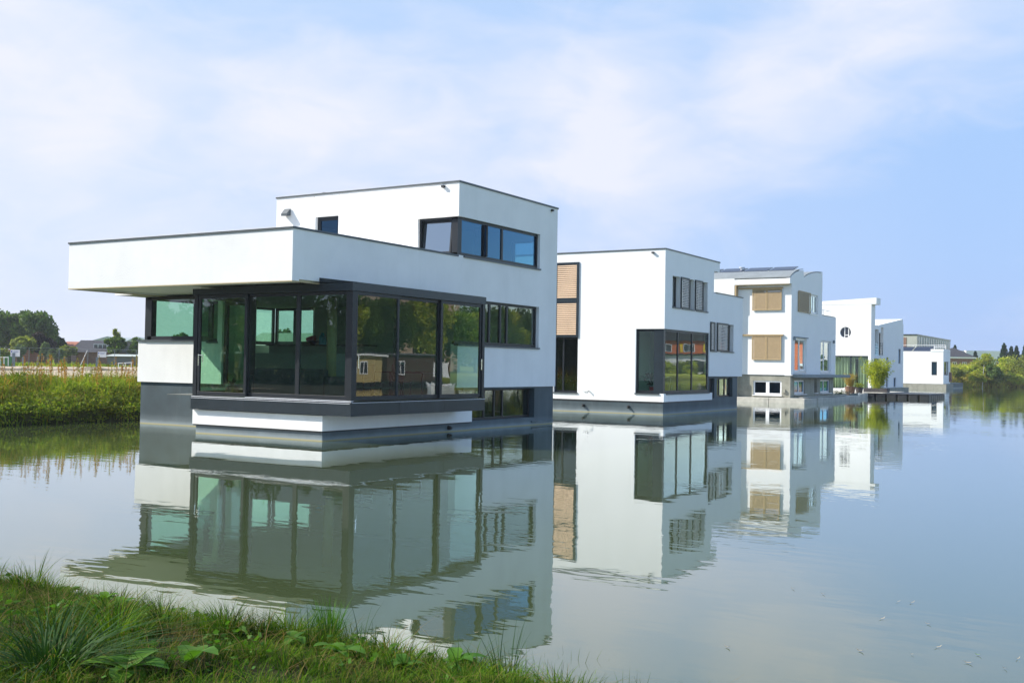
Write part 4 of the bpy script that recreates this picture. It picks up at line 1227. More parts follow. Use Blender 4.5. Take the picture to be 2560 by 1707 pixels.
# ------------------------------------------------------------ house 5
def build_fifth_house():
    H = empty('floating_house', (-8, 127, 0), 'low white flat-roofed floating house at the far end with solar panels on its roof', 'house',
              'white floating houses moored along the pond')
    mb = MB(); T = .3
    panel(mb, 'Y', 121.0, -19.0, -5.78, .66, 4.9, T, [(-7.23, -6.57, 1.79, 3.54)])
    panel(mb, 'X', -5.78, 121.3, 126.0, .66, 4.9, T, [(121.6, 125.0, 1.81, 3.58)])
    panel(mb, 'N', 126.0 + T, -19, -5.78, .66, 4.9, T)
    mb.box(-7.35, -5.74, 120.96, 126.04, 4.9, 5.2)
    mb.build('wall', PLASTER2, H)
    MB().box(-19, -5.4, 120.9, 126.5, -.5, .64).build('hull', CONCRETE, H)
    MB().box(-19, -5.9, 126.5, 138, -.5, .75).build('jetty', HULL, H)
    rf = MB().box(-18.8, -5.9, 121.2, 126.2, 4.7, 4.8).build('roof', ROOFM, H)
    for i in range(3):
        x = -14.4 + i * 2.35
        MB().add([(x, 121.4, 4.92), (x + 2.2, 121.4, 4.92), (x + 2.45, 122.6, 5.52), (x + .25, 122.6, 5.52), (x, 121.4, 4.86), (x + 2.2, 121.4, 4.86), (x + 2.45, 122.6, 5.46), (x + .25, 122.6, 5.46)],
                 [(0, 1, 2, 3), (7, 6, 5, 4), (0, 4, 5, 1), (1, 5, 6, 2), (2, 6, 7, 3), (3, 7, 4, 0)]).build('solar_panel', SOLAR, rf)
    r = MB()
    for x in (-16, -13, -10, -7.3, -5.9): r.tube([(x, 123.5, 4.8), (x, 123.5, 5.75)], .03)
    for z in (5.5, 5.75): r.tube([(-16, 123.5, z), (-5.9, 123.5, z)], .03)
    r.build('railing', FRAMEW, H)
    window(H, 'Y', 121.0, -7.23, -6.57, 1.79, 3.54, inset=.12, fw=.09, fmat=FRAME, gmat=GLASSB)
    window(H, 'X', -5.78, 121.6, 125.0, 1.81, 3.58, mull=(123.4,), inset=.12, fw=.09, gmat=GLASSG)
    MB().box(-5.8, -5.5, 125.4, 125.9, .9, 2.2).build('pillar', BRICKR, H)
    return H


def leafy_pot(name, loc, r, h, spread, lm, label, seed=0, potm=None, n=60, ph=.3, cat='plant', group=None):
    o = empty(name, loc, label, cat, group)
    x, y, z = loc
    MB().lathe([(r * .7, 0), (r, ph * .9), (r * 1.05, ph), (r * .9, ph)], (x, y, z), 14).build('pot', potm or TERRA, o)
    rng = np.random.default_rng(seed)
    V = []; F = []
    for i in range(n):
        a = rng.uniform(0, 6.28); rr = spread * rng.uniform(.1, 1); zz = z + ph + h * rng.uniform(.1, 1)
        c = np.array([x + rr * math.cos(a), y + rr * math.sin(a), zz]); s = rng.uniform(.05, .1) * (spread / .35)
        d = rng.normal(size=3); d /= np.linalg.norm(d); e = np.cross(d, rng.normal(size=3)); e /= np.linalg.norm(e)
        b = len(V); V += [c - d * s, c + e * s * .5, c + d * s, c - e * s * .5]; F.append((b, b + 1, b + 2, b + 3))
    for i in range(7):
        a = rng.uniform(0, 6.28); b = len(V); t = np.array([x + spread * .5 * math.cos(a), y + spread * .5 * math.sin(a), z + ph + h * .8]); q = np.array([x, y, z + ph * .9])
        w = np.array([-math.sin(a), math.cos(a), 0]) * .008
        V += [q - w, q + w, t + w, t - w]; F.append((b, b + 1, b + 2, b + 3))
    V = np.array(V) - np.array(loc)
    np_mesh('foliage', V, np.array(F), lm, o)
    return o


def build_terrace_of_fourth():
    """wooden-edged deck, black floating pontoon and the pots in front of the fourth house"""
    T = empty('deck', (-4, 66, 0), 'low pale deck with planters in front of the fourth house', 'deck')
    MB().box(-13, -.6, 61.6, 70.05, -.4, .38).box(-3.6, -1.5, 57.6, 61.58, -.4, .33).box(-5.5, -3.62, 55.2, 61.5, -.4, .30).build('platform', CONCL, T, bevel=.02)
    MB().box(-13, -3.0, 66.0, 69.9, .39, .55).build('step', WHITEP, T)
    P = empty('pontoon', (1, 62, 0), 'black plastic modular pontoon floating in front of the fourth house', 'pontoon')
    # row of cubes along the front, and down its right side
    nx = 6
    for i in range(nx):
        x = -1.75 + i * .82
        mb = MB(); m = Matrix.Identity(4)
        mb.box(x + .06, x + .76, 60.55, 61.6, -.25, .30)
        mb.build('float_cube', BLACKP, P, bevel=.05)
    for j in range(7):
        y = 61.62 + j * .85
        MB().box(2.4, 3.12, y + .05, y + .8, -.25, .28).build('float_cube', BLACKP, P, bevel=.05)
    MB().box(-1.85, 3.14, 60.52, 67.4, .30, .36).build('pontoon_deck', BLACKP, P, bevel=.02)
    # planter with bamboo
    b = empty('bamboo', (-1.6, 64.2, .38), 'large bushy green bamboo in a black planter at the corner of the fourth house', 'plant')
    MB().box(-2.6, -.7, 63.7, 64.7, .38, .72).build('planter', TERRA, b, bevel=.02)
    culms(b, (-1.6, 64.2, .65), 230, 3.0, 1.0, LF_BAMBOO, 31, leafn=22)
    b = empty('ornamental_grass', (-2.6, 59.3, .32), 'straw yellow bushy plant in a brown wicker pot beside the boat', 'plant')
    MB().lathe([(.32, 0), (.42, .5), (.44, .55), (.4, .55)], (-2.6, 59.3, .3), 16).build('pot', WICKER, b)
    culms(b, (-2.6, 59.3, .8), 110, 1.35, .5, LF_STRAW, 32, leafn=10)
    leafy_pot('small_shrub', (-2.2, 60.6, .33), .32, .35, .38, LF_OLIVE, 'low green shrub in a dark pot right of the straw yellow plant', 7, n=120, ph=.45)
    # lounge chair
    c = empty('deck_chair', (-3.80, 62.6, .38), 'white folding deck chair left of the straw yellow plant', 'chair')
    MB().tube([(-4.40, 62.6, .5), (-3.70, 62.6, .75), (-3.30, 62.6, 1.5)], .03).tube([(-4.40, 63.1, .5), (-3.70, 63.1, .75), (-3.30, 63.1, 1.5)], .03).build('frame', WHITEP, c)
    MB().add([(-4.40, 62.62, .53), (-3.70, 62.62, .78), (-3.70, 63.08, .78), (-4.40, 63.08, .53), (-3.30, 62.62, 1.5), (-3.30, 63.08, 1.5)], [(0, 1, 2, 3), (1, 4, 5, 2)]).build('seat', WHITEP, c)
    MB().tube([(-3.70, 62.6, .76), (-4.10, 62.6, .38)], .025).tube([(-4.10, 62.6, .66), (-3.40, 62.6, .38)], .025).tube([(-3.70, 63.1, .76), (-4.10, 63.1, .38)], .025).build('leg', WHITEP, c)
    # small rowing boat
    r = empty('rowing_boat', (-2.6, 55.6, 0), 'small grey rowing boat with green plants in it, moored by the concrete walkway', 'boat')
    prof = []
    V = []; n = 9
    for i in range(n):
        t = i / (n - 1); w = .55 * math.sin(math.pi * (t * .82 + .18)) ** .6 if t < 1 else 0.3
        x = -1.3 + 2.4 * (1 - t); zt = .32 + .12 * (1 - t) ** 2 + .1 * t ** 4
        V += [(x, -w, zt), (x, -w * .6, .0), (x, 0, -.08), (x, w * .6, .0), (x, w, zt), (x, w * .9, zt), (x, w * .5, .08), (x, 0, .02), (x, -w * .5, .08), (x, -w * .9, zt)]
    F = [(i * 10 + k, i * 10 + (k + 1) % 10, (i + 1) * 10 + (k + 1) % 10, (i + 1) * 10 + k) for i in range(n - 1) for k in range(10)]
    V = [(-2.0 + .85 * (x) , 55.4 + y + .3 * x, z) for x, y, z in V]
    F += [tuple(range(10)), tuple((n - 1) * 10 + k for k in range(10))[::-1]]
    MB().add(V, F).build('boat_hull', POSTG, r)
    culms(r, (-2.3, 55.4, .2), 60, .55, .7, LF_DARK, 33, leafn=8)
    k = MB().box(-1.6, -1.42, 54.2, 54.38, -.3, .55).build('mooring_post', BARK)
    tag(k, 'short brown wooden mooring post beside the rowing boat', 'post')


def culms(parent, loc, n, h, spread, lm, seed, leafn=12, name='foliage'):
    """many arching stems with leaves on them, one foliage mesh"""
    rng = np.random.default_rng(seed)
    V = []; F = []
    base = np.array(loc, float)
    for i in range(n):
        a = rng.uniform(0, 6.28); hh = h * rng.uniform(.55, 1.05); out = spread * rng.uniform(.15, 1.0)
        r0 = spread * .6 * rng.random()
        p0 = base + np.array([math.cos(a) * r0, math.sin(a) * r0, 0]); w = np.array([-math.sin(a), math.cos(a), 0]) * .008
        pts = []
        for t in np.linspace(0, 1, 6):
            pts.append(p0 + np.array([math.cos(a) * out * t ** 1.8, math.sin(a) * out * t ** 1.8, hh * (t - .18 * t ** 3)]))
        for j in range(5):
            b = len(V); V += [pts[j] - w, pts[j] + w, pts[j + 1] + w, pts[j + 1] - w]; F.append((b, b + 1, b + 2, b + 3))
        for j in range(leafn):
            t = rng.uniform(.15, 1); k = min(4, int(t * 5)); q = pts[k] + (pts[k + 1] - pts[k]) * (t * 5 - k)
            d = rng.normal(size=3); d[2] = d[2] * .6 - .1; d /= np.linalg.norm(d); l = rng.uniform(.12, .26) * (h / 2.5) ** .5
            e = np.cross(d, rng.normal(size=3)); e /= np.linalg.norm(e)
            b = len(V); V += [q, q + d * l * .5 + e * l * .13, q + d * l, q + d * l * .5 - e * l * .13]; F.append((b, b + 1, b + 2, b + 3))
    V = np.array(V) - np.array(parent_world(parent))
    return np_mesh(name, V, np.array(F), lm, parent)


build_near_house()
furnish_near_house()
build_second_house()
build_third_house()
build_stone_dock()
build_fourth_house()
build_terrace_of_fourth()
build_fifth_house()

# ------------------------------------------------------------ vegetation


def rot_quads(C, size, rng, ratio=0.55, flat=0.0):
    """one leaf quad (diamond) per centre"""
    n = len(C)
    d = rng.normal(size=(n, 3)); d[:, 2] *= (1 - flat); d /= np.linalg.norm(d, axis=1)[:, None]
    e = np.cross(d, rng.normal(size=(n, 3))); e /= np.linalg.norm(e, axis=1)[:, None]
    s = np.asarray(size)[:, None] if np.ndim(size) else size
    V = np.stack([C - d * s, C + e * s * ratio, C + d * s, C - e * s * ratio], 1).reshape(-1, 3)
    return V, np.arange(n * 4).reshape(-1, 4)


def crown_points(rng, n, r, hz, clumps, tight=0.33, bottom=-.7):
    cs = []
    while len(cs) < clumps:
        p = rng.normal(size=3); p /= np.linalg.norm(p); p *= rng.uniform(.45, .85) if len(cs) % 4 else rng.uniform(0, .4)
        if p[2] > bottom: cs.append(p)
    cs = np.array(cs); rad = rng.uniform(.6, 1.25, clumps) * tight
    k = rng.integers(0, clumps, n)
    q = rng.normal(size=(n, 3)); q /= np.linalg.norm(q, axis=1)[:, None]
    q *= (rng.random(n) ** .45)[:, None]
    P = cs[k] + q * rad[k][:, None]
    return P * np.array([r, r, hz])


def tree(name, loc, h, r, lm, seed, label, cat='tree', group=None, n=5000, leaf=.2, clumps=22, trunk=.35, tr=.16, bark=None, hz=None, tight=.33, bottom=-.7, rx=1.0):
    rng = np.random.default_rng(seed)
    o = empty(name, loc, label, cat, group)
    hz = hz or h * (1 - trunk) / 2
    cz = h - hz * .98
    P = crown_points(rng, n, r, hz, clumps, tight, bottom)
    P[:, 0] *= rx
    P[:, 2] += cz
    V, F = rot_quads(P, leaf * rng.uniform(.6, 1.3, n), rng)
    np_mesh('crown', V, F, lm, o)
    if tr:
        mb = MB(); b = Vector(loc)
        mb.tube([b + Vector((0, 0, -.4)), b + Vector((.03 * h, 0, h * .3)), b + Vector((0, .02 * h, h * .75))], [tr * 1.3, tr * .9, tr * .25], 8)
        for i in range(6):
            a = rng.uniform(0, 6.28); z0 = h * rng.uniform(.25, .5)
            mb.tube([b + Vector((0.02 * h, 0, z0)), b + Vector((math.cos(a) * r * .35, math.sin(a) * r * .35, z0 + hz * .4)), b + Vector((math.cos(a) * r * .75, math.sin(a) * r * .75, z0 + hz * .9))],
                    [tr * .5, tr * .33, tr * .1], 6)
        mb.build('trunk', bark or BARK, o, smooth=True)
    return o


def conifer(name, loc, h, r, lm, seed, label, group=None, n=3000):
    rng = np.random.default_rng(seed)
    o = empty(name, loc, label, 'tree', group)
    t = rng.random(n) ** .8; a = rng.uniform(0, 6.28, n)
    lev = np.round(t * 9) / 9
    rr = r * (1 - lev) * (0.35 + .65 * rng.random(n)) * (1 + .25 * np.sin(a * 3 + lev * 20)) + .1
    P = np.stack([rr * np.cos(a), rr * np.sin(a), h * (.12 + .88 * t) - rr * .25], 1)
    V, F = rot_quads(P, .22 * rng.uniform(.6, 1.2, n), rng, .4)
    np_mesh('crown', V, F, lm, o)
    MB().tube([Vector(loc) + Vector((0, 0, -.3)), Vector(loc) + Vector((0, 0, h * .9))], [.18, .03], 6).build('trunk', BARK, o)
    return o


def blades(B, h, w, az, lean, rng, seg=3, curl=1.0):
    """grass blades as bent ribbons. arrays: B (n,3), h, w, az, lean"""
    n = len(B)
    t = np.linspace(0, 1, seg + 1)
    dirx = np.cos(az); diry = np.sin(az)
    side_az = az + rng.uniform(.6, 2.5, n)
    sx = np.cos(side_az); sy = np.sin(side_az)
    out = np.zeros((n, seg + 1, 2, 3))
    for i, ti in enumerate(t):
        off = lean * h * ti ** 2 * curl
        z = h * (ti - .35 * np.minimum(lean, 1.4) * ti ** 2.2)
        ww = w * (1 - ti ** 1.6) * .5 + .0004
        c = np.stack([B[:, 0] + dirx * off, B[:, 1] + diry * off, B[:, 2] + z], 1)
        s = np.stack([sx * ww, sy * ww, np.zeros(n)], 1)
        out[:, i, 0] = c - s; out[:, i, 1] = c + s
    V = out.reshape(-1, 3)
    base = np.arange(n)[:, None] * (2 * (seg + 1))
    F = np.concatenate([np.stack([base + 2 * i, base + 2 * i + 1, base + 2 * i + 3, base + 2 * i + 2], -1) for i in range(seg)], 1).reshape(-1, 4)
    return V, F


def fbm(x, y, s=1.0):
    return (np.sin(x * 1.7 * s + 1.3 * np.sin(y * 1.1 * s)) + np.sin(y * 2.3 * s + 1.7 * np.sin(x * 1.9 * s + .5)) + .6 * np.sin((x + y) * 4.1 * s) + .5 * np.sin((x * .7 - y) * 6.3 * s + 1)) / 3.1


def near_grass():
    rng = np.random.default_rng(11)
    Vs, Fs, Ts = [], [], []; nv = 0

    def put(B, h, w, az, lean, tint, seg=3, curl=1.0):
        nonlocal nv
        V, F = blades(B, h, w, az, lean, rng, seg, curl)
        Vs.append(V); Fs.append(F + nv); nv += len(V)
        Ts.append(np.repeat(tint, 2 * (seg + 1)))
    # short matted sward
    n = 150000
    x = rng.uniform(8.2, 18.5, n); y = rng.uniform(-25.6, -21.35, n)
    d = pond_dist(x, y) + .12 * wob(x * 1.7, y * 1.7)
    keep = (d > -.05) & (rng.random(n) < .55 + .6 * fbm(x, y, 1.7))
    # thin the parts behind the camera's frame
    vx = (x - CAM[0]); vy = (y - CAM[1]); dep = vx * c_f[0] + vy * c_f[1]; lat = vx * c_r[0] + vy * c_r[1]
    keep &= (dep > 4.0) & (np.abs(lat) < dep * .53 + .4)
    x = x[keep]; y = y[keep]; m = len(x)
    B = np.stack([x, y, ground_z(x, y) - .01], 1)
    hh = (.05 + .075 * np.clip(.5 + .6 * fbm(x, y, 1.1), 0, 1.2)) * rng.uniform(.6, 1.5, m)
    put(B, hh, rng.uniform(.003, .007, m), rng.uniform(0, 6.28, m) * .6 + 1.5 * fbm(x, y, .8), rng.uniform(.2, 1.5, m), (rng.random(m) < .13) * rng.uniform(.4, 1, m) + .3 * (fbm(x, y, 2.3) > .45))
    # tussocks
    for i in range(440):
        cx = rng.uniform(8.5, 18); cy = rng.uniform(-25.2, -21.45)
        if float(pond_dist(np.array([cx]), np.array([cy]))[0]) < -.02: continue
        k = rng.integers(25, 80); R0 = rng.uniform(.05, .16)
        a = rng.uniform(0, 6.28, k); rr = R0 * np.sqrt(rng.random(k))
        bx = cx + rr * np.cos(a); by = cy + rr * np.sin(a)
        B = np.stack([bx, by, ground_z(bx, by) - .01], 1)
        H = rng.uniform(.10, .24) * (1 + .8 * max(0.0, fbm(cx, cy, .9)))
        put(B, H * rng.uniform(.6, 1.2, k), rng.uniform(.004, .008, k), a + rng.normal(0, .4, k), rng.uniform(.3, 1.3, k), (rng.random(k) < .06) * .8, 4)
    # dry straws and fallen stems lying about
    n = 1500; x = rng.uniform(8.5, 18, n); y = rng.uniform(-25.3, -21.5, n)
    B = np.stack([x, y, ground_z(x, y) + .04], 1)
    put(B, rng.uniform(.08, .25, n), rng.uniform(.002, .004, n), rng.uniform(0, 6.28, n), rng.uniform(1.2, 3.0, n), np.full(n, 1.0), 3)
    # edge of the water: longer, upright, sparse blades
    n = 2600
    x = rng.uniform(8.5, 18.5, n); y = np.interp(x, [8, 14.6, 16.6, 19], [-21.5, -21.42, -21.6, -21.95]) + rng.normal(0, .09, n)
    dens = np.clip(.35 + .9 * fbm(x, x * 0 + 3, 2.2), .05, 1); k = rng.random(n) < dens
    x = x[k]; y = y[k]; m = len(x)
    B = np.stack([x, y, np.maximum(ground_z(x, y), -.03)], 1)
    put(B, rng.uniform(.08, .27, m), rng.uniform(.003, .006, m), rng.uniform(0, 6.28, m), rng.uniform(.05, .7, m), (rng.random(m) < .1) * .7, 4)
    # little broad leaves of clover, plantain and ground cover
    V = np.concatenate(Vs); F = np.concatenate(Fs); T = np.concatenate(Ts)
    o = np_mesh('grass', V, F, LF_GRASS, col=T)
    tag(o, 'matted green grass covering the near bank', 'grass', kind='stuff')
    n = 9000
    x = rng.uniform(8.5, 18.5, n); y = rng.uniform(-25.3, -21.5, n); k = (fbm(x, y, 1.9) > .15) & (pond_dist(x, y) > .02)
    x = x[k]; y = y[k]; m = len(x)
    P = np.stack([x, y, ground_z(x, y) + rng.uniform(.02, .10, m)], 1)
    V, F = rot_quads(P, rng.uniform(.010, .032, m), rng, .6, flat=.65)
    o = np_mesh('ground_cover', V, F, LF_BROAD)
    tag(o, 'small broad leaves of ground cover among the near grass', 'ground cover', kind='stuff')


def on_ground(u, v, z=.25):
    d = c_f + c_r * ((u - 1280) / 2668.5) - c_u * ((v - 853.5) / 2668.5)
    for _ in range(3):
        t = (z - CAM[2]) / d[2]; p = CAM + d * t; z = float(ground_z(np.array([p[0]]), np.array([p[1]]))[0])
    return (float(p[0]), float(p[1]), z)


def tuft(name, loc, label, cat, lm, n, h, w, spread, lean, seed, group=None, seg=5):
    rng = np.random.default_rng(seed)
    a = rng.uniform(0, 6.28, n); rr = spread * np.sqrt(rng.random(n))
    B = np.stack([rr * np.cos(a), rr * np.sin(a), np.full(n, -.03)], 1)
    V, F = blades(B, h * rng.uniform(.55, 1.1, n), w * rng.uniform(.7, 1.2, n), a + rng.normal(0, .35, n), lean * rng.uniform(.2, 1.3, n), rng, seg)
    o = np_mesh(name, V, F, lm); o.location = loc
    return tag(o, label, cat, group)


def dock_plant(loc, label, seed, n=9, L=.22, up=.8):
    """rosette of broad leaves with a folded midrib"""
    rng = random.Random(seed); mb = MB()
    for i in range(n):
        a = i * 2.4 + rng.uniform(-.4, .4); l = L * rng.uniform(.6, 1.15); wd = l * rng.uniform(.2, .32); el = up * rng.uniform(.4, 1.2)
        rad = Vector((math.cos(a), math.sin(a), 0)); sd = Vector((-math.sin(a), math.cos(a), 0)); m = 7
        vs = []
        for k in range(m + 1):
            t = k / m; c = rad * l * (t * math.cos(el * (1 - t * .6))) + Vector((0, 0, l * (math.sin(el) * t - .45 * t * t) + .01))
            ww = wd * math.sin(math.pi * min(1, t * .9 + .1)) ** .8 * (1 + .08 * math.sin(k * 2.1 + i)); fold = ww * .25
            vs += [c - sd * ww + Vector((0, 0, fold)), c, c + sd * ww + Vector((0, 0, fold))]
        fs = [(3 * k + j, 3 * k + j + 1, 3 * k + 4 + j, 3 * k + 3 + j) for k in range(m) for j in (0, 1)]
        mb.add(vs, fs)
    o = mb.build('broadleaf_plant', LF_BROAD, smooth=True); o.location = (loc[0], loc[1], loc[2] + .05); o.scale = (.85,) * 3
    return tag(o, label, 'plant', 'broad leaved weeds in the near grass')


def near_plants():
    G = 'tall grass tufts on the near bank'
    spots = [(822, 1600, 'bright green upright grass tuft at the water edge, thickest of the near bank', LF_BROAD, 190, .34, .007, .075, .35),
             (90, 1470, 'wispy grass tuft at the left end of the near bank standing against the water', LF_GRASS, 40, .42, .006, .10, .7),
             (400, 1560, 'thin spreading grass tuft standing alone beside a single straight stalk', LF_GRASS, 26, .38, .006, .05, .9),
             (200, 1465, 'dark narrow grass tuft on the near bank next to the left rounded leaves', LF_GRASS, 36, .36, .006, .06, .7),
             (560, 1560, 'low dense grass tuft right of the thin spreading tuft', LF_GRASS, 90, .22, .006, .16, .6),
             (660, 1590, 'wide low grass tuft left of the bright green tuft', LF_GRASS, 110, .24, .006, .17, .6),
             (130, 1690, 'big drooping dark grass tussock in the bottom left corner', LF_RUSH, 230, .46, .012, .16, 1.6),
             (1420, 1690, 'sparse grass tuft at the right end of the near bank', LF_GRASS, 60, .34, .006, .30, .5),
             (1560, 1712, 'last thin blades of grass where the near bank meets the bottom edge', LF_GRASS, 30, .3, .005, .25, .5)]
    for i, (u, v, lab, lm, n, h, w, s, ln) in enumerate(spots):
        tuft('grass_tuft', on_ground(u, v), lab, 'grass tuft', lm, n, h, w, s, ln, 100 + i, G)
    G = 'dark rushes at the water edge'
    for i, (u, v, lab, n, h) in enumerate([(1262, 1690, 'clump of dark upright rushes near the right end of the near bank', 26, .42), (900, 1625, 'few dark rushes right of the bright green tuft', 9, .36),
                                           (782, 1610, 'few dark rushes left of the bright green tuft', 8, .38), (1160, 1700, 'two leaning dark rushes left of the rush clump', 5, .40)]):
        tuft('rush', on_ground(u, v), lab, 'rush', LF_RUSH, n, h, .006, .08 if n > 10 else .1, .35, 140 + i, G)
    for i, (u, v, lab, n, L) in enumerate([(165, 1480, 'round leafy weed at the left water edge', 12, .15), (262, 1515, 'leafy weed on the water edge with bluish rounded leaves', 14, .16),
                                           (300, 1530, 'leafy weed with pale leaves beside the thin spreading tuft', 12, .14), (735, 1620, 'broad pale leaf weed left of the bright green tuft', 7, .15),
                                           (318, 1705, 'large broad leaved weed at the bottom edge of the near bank', 12, .27), (850, 1660, 'dark curled dock leaf in the middle of the near bank', 6, .24),
                                           (1010, 1690, 'round leaved weed by the water right of the curled dock leaf', 12, .15), (1135, 1675, 'upright dock leaf beside the leaning rushes', 7, .24),
                                           (470, 1680, 'long narrow dock leaf lying on the grass at the lower left', 2, .34)]):
        dock_plant(on_ground(u, v), lab, 200 + i, n, L)


def water_leaves():
    rng = random.Random(4)
    pts = [(1818, 1616, 'long pale'), (2150, 1625, 'curved pale'), (2280, 1634, 'tilted pale'), (2345, 1616, 'brownish'), (2445, 1635, 'fresh green'), (2420, 1655, 'long cream'),
           (2512, 1669, 'small ochre'), (2545, 1645, 'half cut cream'), (2205, 1545, 'short white'), (2320, 1558, 'tiny white'), (2245, 1503, 'thin pale'), (2280, 1505, 'brown and white'),
           (760, 1549, 'reddish white'), (1190, 1580, 'white curled'), (2057, 1483, 'tiny bright'), (1982, 1470, 'thin white')]
    CR = mat('dry_leaf', (0.30, 0.25, 0.17), 0.8, var=(20, .3)); GR = mat('fresh_leaf', (0.15, .25, .04), .6)
    where = ['in the lower right water', 'floating in the lower right water', 'near the right edge of the pond', 'on the water below the blue reflection', 'on the lower right of the pond', 'close to the right bottom corner',
             'in the right bottom corner', 'at the right edge of the picture', 'on the right part of the pond', 'far out on the right part of the pond', 'on the blue water at right', 'beside another leaf at right',
             'on the dark reflection above the near bank', 'on the grey reflection near the rushes', 'on open water right of the house reflection', 'farthest out on the right']
    for i, (u, v, k) in enumerate(pts):
        d = c_f + c_r * ((u - 1280) / 2668.5) - c_u * ((v - 853.5) / 2668.5); t = (.006 - CAM[2]) / d[2]; p = CAM + d * t
        l = rng.uniform(.016, .032) * (1.5 if 'long' in k or 'curved' in k else 1); a = rng.uniform(-.5, .9); w = l * .22
        M = Matrix.Translation(p.tolist()) @ Matrix.Rotation(a, 4, 'Z')
        vs = [M @ Vector(q) for q in ((-l, 0, .012), (-l * .3, w, 0), (-l * .3, -w, 0), (l * .5, w * .8, .004), (l * .5, -w * .8, .004), (l, 0, .018))]
        o = MB().add(vs, [(0, 2, 1), (1, 2, 4, 3), (3, 4, 5)]).build('floating_leaf', GR if 'green' in k else CR)
        tag(o, k + ' fallen leaf ' + where[i], 'leaf', 'fallen leaves floating on the pond')


def bank_weeds():
    """the tall weeds on the left bank"""
    rng = np.random.default_rng(21)
    Vs, Fs, Ts = [], [], []; nv = 0

    def addm(V, F, T):
        nonlocal nv
        Vs.append(V); Fs.append(F + nv); nv += len(V); Ts.append(T)

    def zone(n, y0, y1):
        d = rng.uniform(-.15, 6.0, n) ** 1.0; y = rng.uniform(y0, y1, n)
        x = -11.05 - d
        return x, y, d
    # leafy mass
    n = 52000; x, y, d = zone(n, -16, 7)
    nn = 16000; x2, y2, d2 = zone(nn, 7, 110)
    x = np.concatenate([x, x2]); y = np.concatenate([y, y2]); d = np.concatenate([d, d2]); n = len(x)
    top = .12 + .50 * np.clip(.45 + .6 * fbm(x * .6, y * .6, 1.3), 0, 1.1) * np.clip(d * .8 + .3, 0, 1) * (.75 + .35 * fbm(x * 2.1 + 4, y * 2.1, 1.0))
    P = np.stack([x, y, ground_z(x, y) + top * rng.random(n) ** .6], 1)
    V, F = rot_quads(P, rng.uniform(.025, .075, n), rng, .5)
    t = np.clip((P[:, 2] - ground_z(x, y)) / .5 - .1, 0, 1) * (fbm(x * .7, y * .7, .9) > .25) * rng.random(n) * .95 + .10 * rng.random(n)
    addm(V, F, np.repeat(t, 4))
    # leaves hanging over the water's edge
    n = 9000; y = rng.uniform(-16, 60, n) ; y[:6500] = rng.uniform(-16, 6.5, 6500); o_ = rng.uniform(-.45, .3, n)
    P = np.stack([-11.05 - o_, y, .34 + .28 * rng.random(n) + .12 * fbm(y * 1.3, y * 0, 1.0) + .25 * (o_ > 0) * rng.random(n)], 1)
    V, F = rot_quads(P, rng.uniform(.03, .07, n), rng, .5, flat=.3); addm(V, F, np.full(len(V), .03))
    # upright blades
    n = 15000; x, y, d = zone(n, -16, 7)
    nn = 5000; x2, y2, d2 = zone(nn, 7, 110)
    x = np.concatenate([x, x2]); y = np.concatenate([y, y2]); d = np.concatenate([d, d2]); n = len(x)
    B = np.stack([x, y, ground_z(x, y)], 1)
    h = .35 + .45 * rng.random(n) * np.clip(d * .6 + .3, 0, 1)
    h = h * (.7 + .6 * np.clip(fbm(x * .6, y * .6, 1.3) + .3, 0, 1.2))
    V, F = blades(B, h, rng.uniform(.012, .03, n), rng.uniform(0, 6.28, n), rng.uniform(.1, .8, n), rng, 3)
    addm(V, F, np.repeat((rng.random(n) < .25) * rng.random(n) * .8, 8))
    # seed stalks, rusty
    for i in range(340):
        d = rng.uniform(.5, 5.5); y = rng.uniform(-15, 6.5) if i < 270 else rng.uniform(7, 60); x = -11.05 - d
        if fbm(np.array([x * .5]), np.array([y * .45]), 1.4)[0] < -.25 and rng.random() < .7: continue
        z = float(ground_z(np.array([x]), np.array([y]))[0]); h = rng.uniform(.7, 1.25)
        w = .012; lx, ly = rng.normal(0, .06, 2)
        P0 = np.array([x, y, z]); P1 = P0 + np.array([lx, ly, h])
        V = np.array([P0 + [w, 0, 0], P0 - [w, 0, 0], P1 - [w * .4, 0, 0], P1 + [w * .4, 0, 0], P0 + [0, w, 0], P0 - [0, w, 0], P1 - [0, w * .4, 0], P1 + [0, w * .4, 0]])
        addm(V, np.array([[0, 1, 2, 3], [4, 5, 6, 7]]), np.full(8, .8))
        k = rng.integers(20, 50); t = rng.uniform(.45, 1, k)
        C = P0 + (P1 - P0) * t[:, None] + rng.normal(0, .035, (k, 3)) * (1.5 - t)[:, None]
        V, F = rot_quads(C, rng.uniform(.018, .04, k), rng, .6); addm(V, F, np.full(len(V), rng.choice([.35, .9, 1.0])))
    o = np_mesh('weeds', np.concatenate(Vs), np.concatenate(Fs), LF_WEED, col=np.concatenate(Ts))
    tag(o, 'tall green and rusty red weeds along the left bank', 'weeds', kind='stuff')


def field_grass():
    """rough grass standing on the field past the sandy track"""
    rng = np.random.default_rng(23)
    n = 26000
    x = -72 - 90 * rng.random(n) ** 1.6; y = rng.uniform(15, 120, n)
    B = np.stack([x, y, ground_z(x, y)], 1)
    V, F = blades(B, rng.uniform(.12, .4, n), rng.uniform(.06, .14, n), rng.uniform(0, 6.28, n), rng.uniform(.1, .8, n), rng, 2)
    o = np_mesh('field_grass', V, F, LF_WEED, col=np.repeat((rng.random(n) < .1) * .4, 6))
    tag(o, 'rough yellow green grass on the field beyond the sandy track', 'grass', kind='stuff')


